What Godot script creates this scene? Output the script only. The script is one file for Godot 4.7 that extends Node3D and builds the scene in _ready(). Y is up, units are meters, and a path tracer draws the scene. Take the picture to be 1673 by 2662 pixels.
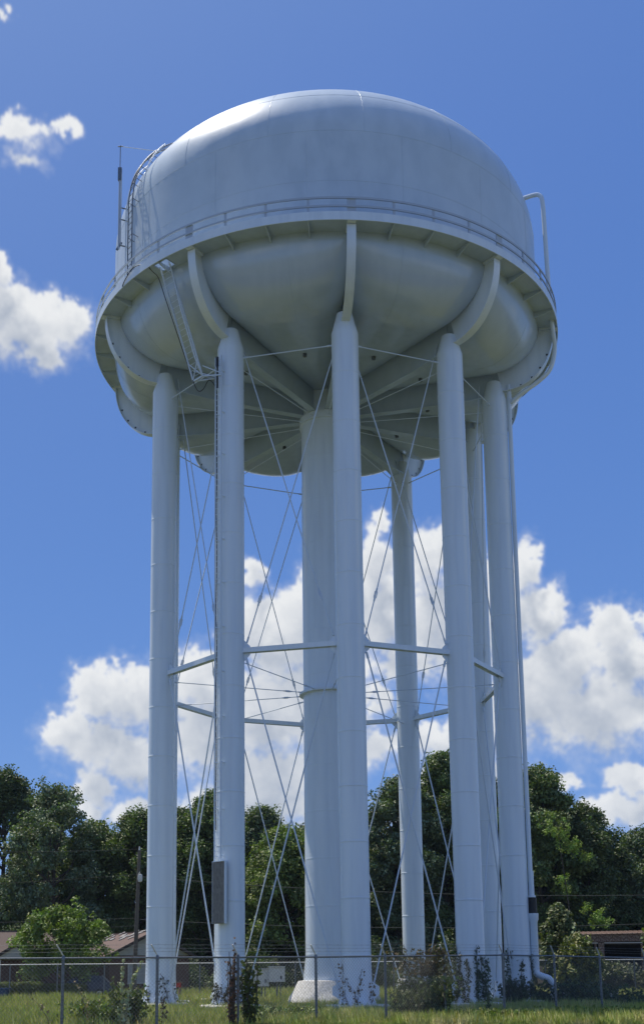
extends Node3D

# ---------------------------------------------------------------- constants (metres; the photographer stands at x = z = 0)
const EYE := 1.566
const TZ := -63.76            # the tower's axis
const TURN := 6.007           # bearing of the nearest leg, degrees to the right of straight towards the camera
const RING := 9.5             # radius of the ring of legs
const LEG_R := 0.665
const STRUT_Z := 16.92
const ROD_Z := 32.18
const SHELL_R := 12.07
const FLOOR_R := 13.1
const FLOOR_Z := 36.5

var rng := RandomNumberGenerator.new()
var M := {}
var taken := {}

# ---------------------------------------------------------------- mesh building
class Mb:
	var st := SurfaceTool.new()
	var used := false
	func _init():
		st.begin(Mesh.PRIMITIVE_TRIANGLES)
	func vert(p: Vector3, n: Vector3):
		st.set_normal(n)
		st.set_uv(Vector2(p.x + p.z, p.y))
		st.add_vertex(p)
	func tri(a: Vector3, b: Vector3, c: Vector3, na: Vector3, nb: Vector3, nc: Vector3):
		used = true
		if (b - a).cross(c - a).dot(na + nb + nc) > 0.0:
			vert(a, na); vert(c, nc); vert(b, nb)
		else:
			vert(a, na); vert(b, nb); vert(c, nc)
	func quad(a: Vector3, b: Vector3, c: Vector3, d: Vector3, n := Vector3.ZERO):
		var m := n
		if m == Vector3.ZERO:
			m = (c - a).cross(d - b).normalized()
		tri(a, b, c, m, m, m)
		tri(a, c, d, m, m, m)
	func quadn(a, b, c, d, na, nb, nc, nd):
		tri(a, b, c, na, nb, nc)
		tri(a, c, d, na, nc, nd)
	func hexa(p: Array):          # p[0..3] one face, p[4..7] the opposite face in the same order
		var mid := Vector3.ZERO
		for q in p: mid += q / 8.0
		for f in [[0, 1, 2, 3], [4, 5, 6, 7], [0, 1, 5, 4], [1, 2, 6, 5], [2, 3, 7, 6], [3, 0, 4, 7]]:
			var a: Vector3 = p[f[0]]; var b: Vector3 = p[f[1]]; var c: Vector3 = p[f[2]]; var d: Vector3 = p[f[3]]
			var n := (c - a).cross(d - b).normalized()
			if n.dot((a + b + c + d) / 4.0 - mid) < 0.0: n = -n
			quad(a, b, c, d, n)
	func box(t: Transform3D, s: Vector3):
		var h := s / 2.0
		var p := []
		for z in [-1, 1]:
			for q in [[-1, -1], [1, -1], [1, 1], [-1, 1]]:
				p.append(t * Vector3(q[0] * h.x, q[1] * h.y, z * h.z))
		hexa(p)
	func cbox(c: Vector3, s: Vector3, yaw := 0.0):
		box(Transform3D(Basis(Vector3.UP, yaw), c), s)
	func beam(a: Vector3, b: Vector3, w: float, h: float, up := Vector3.UP):   # a box from a to b
		var z := (b - a).normalized()
		var x := up.cross(z).normalized()
		var y := z.cross(x)
		box(Transform3D(Basis(x, y, z), (a + b) / 2.0), Vector3(w, h, (b - a).length()))
	func tube(pts: Array, r, sides := 8, closed := false):
		var n := pts.size()
		var rings := []
		var norms := []
		var x := Vector3.ZERO
		for i in n:
			var p: Vector3 = pts[i]
			var before: Vector3 = pts[(i - 1 + n) % n] if closed or i > 0 else p
			var after: Vector3 = pts[(i + 1) % n] if closed or i < n - 1 else p
			var d := (after - before).normalized()
			if x == Vector3.ZERO:
				x = d.cross(Vector3.UP if absf(d.y) < 0.9 else Vector3.RIGHT).normalized()
			else:
				x = (x - d * x.dot(d)).normalized()
			var y := d.cross(x)
			var rr: float = r[i] if r is Array else r
			var ring := []
			var nn := []
			for k in sides:
				var a := TAU * k / sides
				var o := x * cos(a) + y * sin(a)
				ring.append(p + o * rr)
				nn.append(o)
			rings.append(ring); norms.append(nn)
		for i in (n if closed else n - 1):
			var j := (i + 1) % n
			for k in sides:
				var l := (k + 1) % sides
				quadn(rings[i][k], rings[i][l], rings[j][l], rings[j][k], norms[i][k], norms[i][l], norms[j][l], norms[j][k])
		if not closed:
			for e in [0, n - 1]:
				var d: Vector3 = ((pts[1] - pts[0]) if e == 0 else (pts[n - 2] - pts[n - 1])).normalized() * -1.0
				for k in sides:
					tri(pts[e], rings[e][k], rings[e][(k + 1) % sides], d, d, d)
	func lathe(prof: Array, segs := 48, from := 0.0, to := TAU, c := Vector3.ZERO):   # [[r, y], ...], normals to the right of the direction of travel upwards = outwards
		var n := prof.size()
		var ns := []
		for i in n - 1:
			var dr: float = prof[i + 1][0] - prof[i][0]
			var dy: float = prof[i + 1][1] - prof[i][1]
			ns.append(Vector2(dy, -dr).normalized())
		for i in n - 1:
			var n0: Vector2 = ns[i]
			var n1: Vector2 = ns[i]
			if i > 0 and ns[i - 1].dot(ns[i]) > 0.8: n0 = (ns[i - 1] + ns[i]).normalized()
			if i < n - 2 and ns[i + 1].dot(ns[i]) > 0.8: n1 = (ns[i + 1] + ns[i]).normalized()
			for k in segs:
				var a := from + (to - from) * k / segs
				var b := from + (to - from) * (k + 1) / segs
				var da := Vector3(sin(a), 0, cos(a))
				var db := Vector3(sin(b), 0, cos(b))
				var y0 := Vector3(0, prof[i][1], 0)
				var y1 := Vector3(0, prof[i + 1][1], 0)
				var r0: float = prof[i][0]
				var r1: float = prof[i + 1][0]
				quadn(c + da * r0 + y0, c + db * r0 + y0, c + db * r1 + y1, c + da * r1 + y1, da * n0.x + Vector3(0, n0.y, 0), db * n0.x + Vector3(0, n0.y, 0), db * n1.x + Vector3(0, n1.y, 0), da * n1.x + Vector3(0, n1.y, 0))
	func done() -> ArrayMesh:
		return st.commit()

# ---------------------------------------------------------------- naming
func numbered(called: String) -> String:
	if not taken.has(called):
		taken[called] = 0
		return called
	taken[called] += 1
	return "%s_%03d" % [called, taken[called]]

func tag(o: Node3D, label: String, category: String, group := "") -> Node3D:
	o.set_meta("label", label)
	o.set_meta("category", category)
	if group: o.set_meta("group", group)
	return o

func thing(called: String, label: String, category: String, at := Vector3.ZERO, turn := 0.0, group := "") -> Node3D:
	var o := Node3D.new()
	o.name = numbered(called)
	add_child(o)
	o.position = at
	o.rotation.y = turn
	return tag(o, label, category, group)

func obj(called: String, mb, mat: Material, parent: Node = self) -> MeshInstance3D:
	var o := MeshInstance3D.new()
	o.name = numbered(called) if parent == self else called
	o.mesh = mb.done() if mb is Mb else mb
	o.material_override = mat
	parent.add_child(o, true)
	return o

func copy_part(o: MeshInstance3D, parent: Node, t: Transform3D) -> MeshInstance3D:
	var c := o.duplicate() as MeshInstance3D
	c.name = o.name
	parent.add_child(c, true)
	c.transform = t
	return c

func dup(o: Node3D, at: Vector3, turn: float, label: String) -> Node3D:
	var base := String(o.name)
	var c := o.duplicate() as Node3D
	c.name = numbered(base)
	add_child(c)
	c.position = at
	c.rotation.y = turn
	c.set_meta("label", label)
	return c

func scatter(called: String, mesh: Mesh, mat: Material, where: Array, colours: Array, parent: Node = self) -> MultiMeshInstance3D:
	var mm := MultiMesh.new()
	mm.transform_format = MultiMesh.TRANSFORM_3D
	mm.use_colors = true
	mm.mesh = mesh
	mm.instance_count = where.size()
	for i in where.size():
		mm.set_instance_transform(i, where[i])
		mm.set_instance_color(i, colours[i])
	var o := MultiMeshInstance3D.new()
	o.name = numbered(called) if parent == self else called
	o.multimesh = mm
	o.material_override = mat
	parent.add_child(o, true)
	if parent != self: o.set_meta("kind", "stuff")
	return o

func on(bearing: float, r: float, y: float) -> Vector3:     # about the tower's axis, bearing in degrees, relative to the tower's node
	var a := deg_to_rad(bearing)
	return Vector3(sin(a) * r, y, cos(a) * r)

# ---------------------------------------------------------------- materials
func noise(freq: float, octaves := 4, sd := 1, kind := FastNoiseLite.FRACTAL_FBM) -> FastNoiseLite:
	var n := FastNoiseLite.new()
	n.noise_type = FastNoiseLite.TYPE_SIMPLEX_SMOOTH
	n.seed = sd
	n.frequency = freq
	n.fractal_type = kind
	n.fractal_octaves = octaves
	return n

func noise_tex(freq: float, colours: Array, offsets: Array, octaves := 4, sd := 1, size := 512) -> NoiseTexture2D:
	var t := NoiseTexture2D.new()
	t.width = size; t.height = size
	t.seamless = true
	t.noise = noise(freq, octaves, sd)
	var g := Gradient.new()
	g.offsets = PackedFloat32Array(offsets)
	g.colors = PackedColorArray(colours)
	t.color_ramp = g
	return t

func grey_tex(freq: float, octaves := 4, sd := 1, normal := false, bump := 4.0, size := 512) -> NoiseTexture2D:
	var t := NoiseTexture2D.new()
	t.width = size; t.height = size
	t.seamless = true
	t.noise = noise(freq, octaves, sd)
	t.as_normal_map = normal
	t.bump_strength = bump
	return t

func srgb(r: float, g: float, b: float) -> Color:            # from a real-world (linear) base colour
	return Color(r, g, b).linear_to_srgb()

func plain(c: Color, rough := 0.7, metal := 0.0) -> StandardMaterial3D:
	var m := StandardMaterial3D.new()
	m.albedo_color = c
	m.roughness = rough
	m.metallic = metal
	return m

func mottled(a: Color, b: Color, c: Color, freq: float, scale: Vector3, rough := 0.8, sd := 1) -> StandardMaterial3D:
	var m := StandardMaterial3D.new()
	m.albedo_texture = noise_tex(freq, [a, b, c], [0.25, 0.5, 0.75], 5, sd)
	m.uv1_triplanar = true
	m.uv1_world_triplanar = true
	m.uv1_scale = scale
	m.roughness = rough
	return m

func make_materials():
	# glossy white tower paint: faint streaks of grime that run down, slightly wavy plate
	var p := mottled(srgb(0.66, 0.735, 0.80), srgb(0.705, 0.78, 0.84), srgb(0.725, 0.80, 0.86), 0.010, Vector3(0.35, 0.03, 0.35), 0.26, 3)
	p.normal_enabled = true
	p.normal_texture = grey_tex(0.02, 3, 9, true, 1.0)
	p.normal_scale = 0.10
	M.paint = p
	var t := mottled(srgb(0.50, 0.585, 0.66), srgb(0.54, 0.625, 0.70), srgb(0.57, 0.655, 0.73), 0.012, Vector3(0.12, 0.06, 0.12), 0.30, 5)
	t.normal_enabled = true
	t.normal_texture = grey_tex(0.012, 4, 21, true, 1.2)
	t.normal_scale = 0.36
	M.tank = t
	M.belly = mottled(srgb(0.44, 0.525, 0.615), srgb(0.46, 0.545, 0.635), srgb(0.475, 0.56, 0.65), 0.012, Vector3(0.25, 0.12, 0.25), 0.20, 6)  # tank paint darkened: the underside's shade is put into the colour
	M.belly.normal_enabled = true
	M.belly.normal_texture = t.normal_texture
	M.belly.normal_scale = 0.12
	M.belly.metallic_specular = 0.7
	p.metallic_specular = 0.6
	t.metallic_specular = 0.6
	M.mesh = plain(srgb(0.26, 0.27, 0.28), 0.6, 0.3)
	M.concrete = mottled(srgb(0.42, 0.41, 0.38), srgb(0.62, 0.61, 0.58), srgb(0.70, 0.69, 0.66), 0.02, Vector3(0.6, 0.6, 0.6), 0.9, 8)
	M.rod = plain(srgb(0.62, 0.70, 0.79), 0.4)
	M.rail = plain(srgb(0.42, 0.48, 0.56), 0.5)  # railings darkened in colour to stand for their backlit look
	M.steel = mottled(srgb(0.11, 0.12, 0.13), srgb(0.16, 0.175, 0.19), srgb(0.21, 0.225, 0.24), 0.03, Vector3(1, 1, 1), 0.45, 4)
	M.steel.metallic = 0.6
	M.wire = plain(srgb(0.20, 0.21, 0.22), 0.5, 0.5)
	M.cable = plain(srgb(0.06, 0.065, 0.06), 0.8)
	M.black = plain(srgb(0.015, 0.015, 0.017), 0.5)
	M.taupe = mottled(srgb(0.14, 0.13, 0.115), srgb(0.19, 0.175, 0.155), srgb(0.215, 0.20, 0.18), 0.02, Vector3(0.8, 0.3, 0.8), 0.6, 12)
	M.cabinet = mottled(srgb(0.5, 0.5, 0.48), srgb(0.62, 0.62, 0.6), srgb(0.66, 0.66, 0.64), 0.03, Vector3(1, 0.4, 1), 0.5, 14)
	M.ground = mottled(srgb(0.085, 0.10, 0.03), srgb(0.12, 0.13, 0.042), srgb(0.18, 0.165, 0.07), 0.02, Vector3(0.12, 0.12, 0.12), 1.0, 17)
	M.asphalt = mottled(srgb(0.045, 0.045, 0.045), srgb(0.055, 0.055, 0.055), srgb(0.07, 0.07, 0.068), 0.05, Vector3(0.5, 0.5, 0.5), 0.95, 38)
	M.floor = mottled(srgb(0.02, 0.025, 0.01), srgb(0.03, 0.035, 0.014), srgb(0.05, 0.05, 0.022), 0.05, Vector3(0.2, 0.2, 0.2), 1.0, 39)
	M.shingle = mottled(srgb(0.10, 0.068, 0.058), srgb(0.14, 0.098, 0.084), srgb(0.18, 0.125, 0.107), 0.05, Vector3(0.4, 1.4, 0.4), 0.95, 19)
	M.shingle2 = mottled(srgb(0.08, 0.06, 0.05), srgb(0.11, 0.08, 0.068), srgb(0.14, 0.105, 0.09), 0.05, Vector3(0.4, 1.4, 0.4), 0.95, 20)
	M.brick = mottled(srgb(0.07, 0.035, 0.028), srgb(0.11, 0.055, 0.042), srgb(0.15, 0.085, 0.065), 0.06, Vector3(1.2, 3.0, 1.2), 0.95, 23)
	M.siding = mottled(srgb(0.33, 0.34, 0.33), srgb(0.39, 0.40, 0.39), srgb(0.43, 0.44, 0.43), 0.02, Vector3(0.3, 1.5, 0.3), 0.8, 25)
	M.trim = plain(srgb(0.55, 0.54, 0.52), 0.7)
	M.dark_trim = plain(srgb(0.05, 0.04, 0.035), 0.8)
	M.tarp = mottled(srgb(0.05, 0.05, 0.055), srgb(0.22, 0.22, 0.22), srgb(0.40, 0.40, 0.38), 0.06, Vector3(0.6, 0.6, 0.6), 0.7, 27)
	M.glass = plain(srgb(0.03, 0.035, 0.04), 0.08)
	M.rust = mottled(srgb(0.09, 0.045, 0.032), srgb(0.19, 0.115, 0.085), srgb(0.36, 0.31, 0.26), 0.03, Vector3(0.9, 0.35, 0.9), 0.85, 29)
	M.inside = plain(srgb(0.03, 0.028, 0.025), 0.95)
	M.pole = mottled(srgb(0.09, 0.075, 0.06), srgb(0.13, 0.11, 0.09), srgb(0.17, 0.15, 0.125), 0.03, Vector3(3, 0.3, 3), 0.95, 31)
	M.bark = mottled(srgb(0.05, 0.042, 0.034), srgb(0.085, 0.072, 0.06), srgb(0.12, 0.105, 0.09), 0.04, Vector3(1.5, 0.5, 1.5), 1.0, 33)
	M.path = mottled(srgb(0.36, 0.34, 0.30), srgb(0.44, 0.42, 0.38), srgb(0.50, 0.48, 0.44), 0.02, Vector3(0.4, 0.4, 0.4), 0.95, 35)
	M.red = plain(srgb(0.42, 0.05, 0.03), 0.8)
	M.mint = plain(srgb(0.35, 0.52, 0.42), 0.7)
	M.wood = mottled(srgb(0.14, 0.09, 0.06), srgb(0.22, 0.15, 0.10), srgb(0.28, 0.20, 0.14), 0.03, Vector3(2, 2, 2), 0.9, 37)
	M.car = plain(srgb(0.012, 0.013, 0.015), 0.2)
	M.car.clearcoat_enabled = true
	M.chrome = plain(srgb(0.6, 0.6, 0.6), 0.15, 0.9)
	M.tyre = plain(srgb(0.012, 0.012, 0.012), 0.9)
	M.blue = plain(srgb(0.03, 0.07, 0.16), 0.5)
	var leaf := StandardMaterial3D.new()
	leaf.vertex_color_use_as_albedo = true
	leaf.roughness = 0.58
	leaf.backlight_enabled = true
	leaf.backlight = Color(0.62, 0.70, 0.26)
	leaf.cull_mode = BaseMaterial3D.CULL_DISABLED
	M.leaf = leaf
	var grass := leaf.duplicate() as StandardMaterial3D
	grass.roughness = 0.7
	grass.backlight = Color(0.6, 0.62, 0.25)
	M.grass = grass

# ---------------------------------------------------------------- sky: blue air and fair-weather cumulus
var cloud_noise: FastNoiseLite
var wisp_noise: FastNoiseLite
var fine_noise: FastNoiseLite
var far_noise: FastNoiseLite
var low_noise: FastNoiseLite
# clouds as bearing, elevation, half width, half height in degrees
const CLOUDS := [
	[-11.36, 13.12, 1.54, 1.61], [-9.92, 12.95, 1.86, 1.72], [-12.74, 11.27, 1.42, 1.21], [-10.91, 10.91, 2.66, 1.41], [-8.69, 13.18, 1.87, 1.62], [-6.4, 14.02, 1.89, 1.62],
	[-9.26, 9.92, 2.26, 1.22], [-11.38, 8.88, 0.91, 1.21], [-11.55, 7.66, 0.6, 0.81], [-5.77, 11.58, 2.92, 2.44], [-3.67, 16.46, 1.48, 1.61], [-3.87, 19.17, 0.6, 0.9],
	[-2.4, 15.65, 2.32, 2.22], [-1.12, 17.05, 1.7, 1.61], [-3.26, 12.39, 3.14, 2.44], [-2.86, 9.33, 3.31, 1.84], [-0.33, 12.98, 3.13, 3.25], [0.61, 18.42, 1.91, 2.39],
	[2.44, 19.37, 1.06, 1.97], [2.81, 21.43, 0.38, 0.49], [2.69, 16.96, 1.68, 2.4], [4.98, 19.46, 1.16, 1.67], [5.21, 16.86, 1.87, 2.19], [3.89, 14.7, 1.87, 0.81],
	[6.64, 16.2, 2.46, 2.98], [8.54, 17.09, 1.83, 2.56], [9.73, 18.59, 0.71, 1.56], [10.35, 16.57, 1.21, 1.77], [11.44, 14.32, 2.16, 1.97], [13.69, 15.53, 1.36, 1.46],
	[14.38, 14.11, 1.91, 1.75], [12.69, 11.86, 3.26, 2.17], [9.76, 12.83, 2.58, 2.19], [4.61, 11.03, 1.84, 1.01], [2.6, 13.12, 0.62, 1.01], [7.68, 11.32, 2.41, 1.81],
	[2.33, 10.68, 1.24, 0.81], [11.45, 8.85, 0.7, 0.36], [14.25, 8.72, 1.32, 0.78], [13.41, 7.48, 1.7, 0.79], [14.61, 7.42, 1.12, 1.17], [6.59, 9.14, 2.8, 1.21],
	[-15.18, 29.62, 2.56, 1.5], [-16.27, 30.4, 1.48, 1.22], [-13.27, 29.96, 1.19, 1.06], [-14.5, 28.6, 1.49, 0.72], [-16.97, 31.72, 0.74, 1.02], [-15.73, 37.33, 2.08, 0.86],
	[-16.61, 37.39, 1.3, 0.63], [-13.54, 37.71, 1.33, 0.44], [-15.69, 36.38, 1.53, 0.48], [-17.1, 41.45, 0.44, 0.43], [-17.91, 29.52, 2.51, 1.74],
	[-3.2, 8.0, 4.2, 1.5], [-9.0, 7.6, 2.0, 0.9], [5.5, 7.8, 3.2, 1.2], [-22.0, 12.0, 4.0, 2.6], [19.0, 12.5, 3.6, 3.0], [24.0, 9.0, 4.5, 2.0]]

var bins := []

func cloud_body(az: float, el: float) -> float:             # how deep inside a cloud, about 0 at its rim, 1 at its heart
	if bins.is_empty():
		for k in 90:
			var list := []
			for c in CLOUDS:
				if absf(c[0] - (k - 44.5)) < 1.5 * c[2] + 0.5: list.append(c)
			bins.append(list)
	var d := -1.0
	for c in bins[clampi(int(az + 45.0), 0, 89)]:
		var y: float = (el - c[1]) / c[3]
		if absf(y) > 1.5: continue
		var x: float = (az - c[0]) / c[2]
		var q := 1.0 - sqrt(x * x + y * y)
		var k := clampf(0.5 + (q - d) / 0.5, 0.0, 1.0)
		d = lerpf(d, q, k) + 0.2 * k * (1.0 - k)
	return maxf(d, -0.6)

func cloud_depth(az: float, el: float, dir: Vector3) -> float:
	var near := cloud_body(az, el) if absf(az) < 44.0 and el < 48.0 and el > -6.0 else -1.0
	var side := smoothstep(24.0, 40.0, absf(az))
	if el > 40.0: side = maxf(side, smoothstep(46.0, 60.0, el))
	if side <= 0.0: return near
	var far := (far_noise.get_noise_3dv(dir * 3.0) * 2.2 - 0.45) * side - (1.0 - side)
	return maxf(near, far)

func air(el: float, az: float) -> Color:
	var h := clampf(el / 42.0, 0.0, 1.0)
	# deep blue aloft that pales towards the horizon
	var c := Color(0.086, 0.198, 0.55).lerp(Color(0.175, 0.365, 0.79), pow(1.0 - h, 1.8))
	c = c.lerp(Color(0.46, 0.62, 0.85), exp(-maxf(el, 0.0) / 4.0) * 0.85)
	# paler round the sun, which stands high on the left
	var sun := Vector3(0, 0, 1)
	var d := dir_of(az, el)
	var near := maxf(0.0, d.dot(sun_dir()))
	var glow := pow(near, 6.0) * 0.24 + pow(near, 40.0) * 0.5
	return Color(c.r + glow * 0.75, c.g + glow * 0.8, c.b + glow * 0.62)

func dir_of(az: float, el: float) -> Vector3:
	var a := deg_to_rad(az)
	var e := deg_to_rad(el)
	return Vector3(sin(a) * cos(e), sin(e), -cos(a) * cos(e))

func sky_at(az: float, el: float) -> Color:
	if el < 0.0:
		return Color(0.12, 0.13, 0.07)
	var dir := dir_of(az, el)
	var c := air(el, az)
	var p := dir * 57.3
	# the wind frays the outlines: the place looked up is pushed about by noise
	var wx := wisp_noise.get_noise_3dv(p * 0.8)
	var wy := wisp_noise.get_noise_3dv(p * 0.8 + Vector3(91, 17, 53))
	var fx := fine_noise.get_noise_3dv(p)
	var a2 := az + wx * 0.75 + fx * 0.16
	var e2 := el + wy * 0.65 + fx * 0.12
	var b := cloud_depth(a2, e2, dir)
	if b < -0.55: return c
	var n := 0.32 - cloud_noise.get_noise_3dv(p)                # billows
	var f := fine_noise.get_noise_3dv(p + Vector3(7, 31, 3))
	b -= 0.34 * smoothstep(33.0, 36.0, el)                       # the highest ones are thin wisps
	var up1 := cloud_depth(a2 - 0.2, e2 + 0.7, dir)
	var up2 := cloud_depth(a2 - 0.4, e2 + 1.7, dir)
	var above := clampf(maxf(up1, 0.0) * 0.55 + maxf(up2, 0.0) * 0.75, 0.0, 1.0)     # how much cloud lies towards the sun
	var d := b * 1.1 + 0.08 + n * 0.24 + f * 0.22
	var soft := lerpf(0.26, 0.75, smoothstep(-0.1, 0.5, up1 - b + 0.15))               # tops are crisp, bases fade
	var a := smoothstep(-0.08, soft, d)
	a = maxf(a, smoothstep(-0.40, 0.5, d) * 0.35)
	if a < 0.003: return c
	var light := 1.0 - above * 0.50 + (n - 0.1) * 0.16 + f * 0.10 + wx * 0.14
	light -= 0.14 * smoothstep(0.3, 1.1, d)
	light += 0.10 * (1.0 - smoothstep(0.0, 0.35, d))
	light = clampf(light, 0.30, 1.04)
	var white := Color(0.40, 0.455, 0.555).lerp(Color(0.80, 0.82, 0.845), clampf((light - 0.30) / 0.62, 0.0, 1.1))
	white = white.lerp(Color(0.52, 0.63, 0.80), exp(-maxf(el, 0.0) / 6.0) * 0.40)
	return c.lerp(white, a)

func make_sky() -> Sky:
	cloud_noise = noise(0.55, 5, 41, FastNoiseLite.FRACTAL_RIDGED)
	cloud_noise.fractal_gain = 0.5
	wisp_noise = noise(0.9, 5, 43)
	fine_noise = noise(3.2, 4, 47)
	far_noise = noise(1.0, 5, 53)
	low_noise = noise(0.22, 3, 59)
	var W := 4096
	var H := 2048
	var low := Image.create(512, 256, false, Image.FORMAT_RGBF)
	for y in 256:
		for x in 512:
			low.set_pixel((x + 256) % 512, y, sky_at((x + 0.5) / 512.0 * 360.0 - 180.0, 90.0 - (y + 0.5) / 256.0 * 180.0))
	low.resize(W, H, Image.INTERPOLATE_CUBIC)
	var x0 := int((0.5 - 20.0 / 360.0) * W)
	var x1 := int((0.5 + 19.0 / 360.0) * W)
	var y0 := int((0.5 - 45.0 / 180.0) * H)
	var y1 := int((0.5 + 1.0 / 180.0) * H)
	for y in range(y0, y1):
		for x in range(x0, x1):
			low.set_pixel((x + W / 2) % W, y, sky_at((x + 0.5) / W * 360.0 - 180.0, 90.0 - (y + 0.5) / H * 180.0))
	var m := PanoramaSkyMaterial.new()
	m.panorama = ImageTexture.create_from_image(low)
	var s := Sky.new()
	s.sky_material = m
	return s

const SUN_BEARING := -52.0       # degrees left of the view, behind the tower
const SUN_HEIGHT := 66.0
func sun_dir() -> Vector3:
	return dir_of(SUN_BEARING, SUN_HEIGHT)

# ---------------------------------------------------------------- plants
func leaf_clump(sd: int, n: int, spread: float, size: float, droop := 0.0) -> ArrayMesh:
	var r := RandomNumberGenerator.new()
	r.seed = sd
	var st := SurfaceTool.new()
	st.begin(Mesh.PRIMITIVE_TRIANGLES)
	for i in n:
		var d := Vector3(r.randfn(), r.randfn(), r.randfn()).normalized()
		var c := d * spread * pow(r.randf(), 0.4)
		c.y *= 0.8
		var nrm := (d * 0.7 + Vector3(r.randfn(), r.randfn() + 0.9, r.randfn()) * 0.6).normalized()
		var along := nrm.cross(Vector3(r.randfn(), r.randfn(), r.randfn())).normalized()
		along = (along - Vector3.UP * droop).normalized()
		var across := nrm.cross(along).normalized()
		var l := size * r.randf_range(0.7, 1.25)
		var w := l * r.randf_range(0.28, 0.4)
		var tone := r.randf_range(0.75, 1.25)
		var a := c - along * l * 0.5
		var b := c + along * l * 0.5
		var k := nrm * w * 0.3
		var pts := [a, c + across * w + k, b, c - across * w + k]
		for t in [[0, 1, 2], [0, 2, 3]]:
			var g: Vector3 = -(pts[t[1]] - pts[t[0]]).cross(pts[t[2]] - pts[t[0]]).normalized()
			for v in t:
				st.set_normal(g)
				st.set_color(Color(tone, tone, tone))
				st.add_vertex(pts[v])
	return st.commit()

var clumps := []
var big_clumps := []

func tint(c: Color, amount := 0.25) -> Color:
	var v := 1.0 + rng.randfn() * amount
	var w := rng.randfn() * amount * 0.35
	return Color(maxf(0.005, c.r * v * (1.0 + w)), maxf(0.005, c.g * v), maxf(0.003, c.b * v * (1.0 - w)))

# A tree: trunk, limbs and a crown of leaf clumps spread over a number of lobes.
func tree(called: String, label: String, group: String, at: Vector3, height: float, width: float, low: float, colour: Color, n: int, lobes: int, sd: int, open := 0.0, leafy: Array = clumps, category := "tree", spread := 1.0) -> Node3D:
	rng.seed = sd
	var o := thing(called, label, category, at, 0.0, group)
	var tops := []
	width *= spread
	lobes = int(lobes * 2.2)
	n = int(n * 1.5)
	for i in lobes:
		var t := (i + 0.5) / lobes
		var y := lerpf(low, height, pow(t, 0.85))
		var env := width * 0.5 * (0.55 + 0.6 * sin(PI * clampf(0.18 + t * 0.75, 0.0, 1.0)))* (1.0 if t < 0.72 else lerpf(1.0, 0.35, (t - 0.72) / 0.28))
		var a := i * 2.4 + rng.randf_range(-0.5, 0.5)
		var lr := width * rng.randf_range(0.09, 0.17)
		var off := maxf(0.0, env - lr) * sqrt(rng.randf_range(0.25, 1.0))
		tops.append([Vector3(cos(a) * off, minf(y, height - lr * 0.8), sin(a) * off), lr])
	tops.append([Vector3(rng.randf_range(-0.5, 0.5), height - width * 0.16, 0), width * 0.17])
	var mb := Mb.new()
	var tr := maxf(0.05, height * 0.016)
	var lean := Vector3(rng.randf_range(-0.4, 0.4), 0, rng.randf_range(-0.4, 0.4)) * height * 0.04
	mb.tube([Vector3(0, -0.1, 0), Vector3(0, height * 0.05, 0) + lean * 0.1, Vector3(0, height * 0.4, 0) + lean * 0.5, Vector3(0, height * 0.85, 0) + lean], [tr * 1.5, tr, tr * 0.75, tr * 0.2], 8)
	for k in tops:
		var p: Vector3 = k[0]
		var s := Vector3(0, maxf(height * 0.12, p.y - k[1] - height * 0.12), 0) + lean * 0.4
		mb.tube([s, s.lerp(p, 0.5) + Vector3(0, -0.03 * height, 0), p + Vector3(0, k[1] * 0.4, 0)], [tr * 0.45, tr * 0.3, tr * 0.08], 5)
	obj("trunk", mb, M.bark, o)
	var where := []
	var colours := []
	for i in n:
		var k: Array = tops[rng.randi() % tops.size()]
		var d := Vector3(rng.randfn(), rng.randfn(), rng.randfn()).normalized()
		var rr: float = k[1] * pow(rng.randf(), 0.45) * rng.randf_range(0.8, 1.35)
		if rng.randf() < 0.16: rr *= 1.4
		var p: Vector3 = k[0] + d * rr * Vector3(1, 0.85, 1)
		if open > 0.0 and wisp_noise.get_noise_3dv((at + p) * 0.9) < open - 0.45: continue
		var s := rng.randf_range(0.75, 1.3)
		where.append(Transform3D(Basis.from_euler(Vector3(rng.randf() * 0.9, rng.randf() * TAU, rng.randf() * 0.9)).scaled(Vector3(s, s, s)), p))
		colours.append(tint(colour, 0.22))
	scatter("crown", leafy[sd % leafy.size()], M.leaf, where, colours, o)
	return o

func blade_tuft(sd: int, n: int, h: float, spread: float, w: float) -> ArrayMesh:
	var r := RandomNumberGenerator.new()
	r.seed = sd
	var st := SurfaceTool.new()
	st.begin(Mesh.PRIMITIVE_TRIANGLES)
	for i in n:
		var a := r.randf() * TAU
		var foot := Vector3(cos(a), 0, sin(a)) * spread * sqrt(r.randf())
		var out := Vector3(cos(a + r.randfn() * 0.8), 0, sin(a + r.randfn() * 0.8))
		var hh := h * r.randf_range(0.5, 1.2)
		var side := out.cross(Vector3.UP) * w
		var mid := foot + Vector3.UP * hh * 0.6 + out * hh * 0.15
		var tip := foot + Vector3.UP * hh + out * hh * r.randf_range(0.2, 0.7)
		var tone := r.randf_range(0.75, 1.25)
		for t in [[foot - side, foot + side, mid + side * 0.7], [foot - side, mid + side * 0.7, mid - side * 0.7], [mid - side * 0.7, mid + side * 0.7, tip]]:
			var g: Vector3 = (-(t[1] - t[0]).cross(t[2] - t[0]).normalized() + Vector3.UP * 0.8).normalized()
			for v in t:
				st.set_normal(g)
				st.set_color(Color(tone, tone, tone))
				st.add_vertex(v)
	return st.commit()

# Leaves that cling to a round leg or hang in a mass; every place is an offset from the plant's base.
func leaf_single() -> ArrayMesh:
	return leaf_clump(77, 3, 0.06, 0.13)

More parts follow.
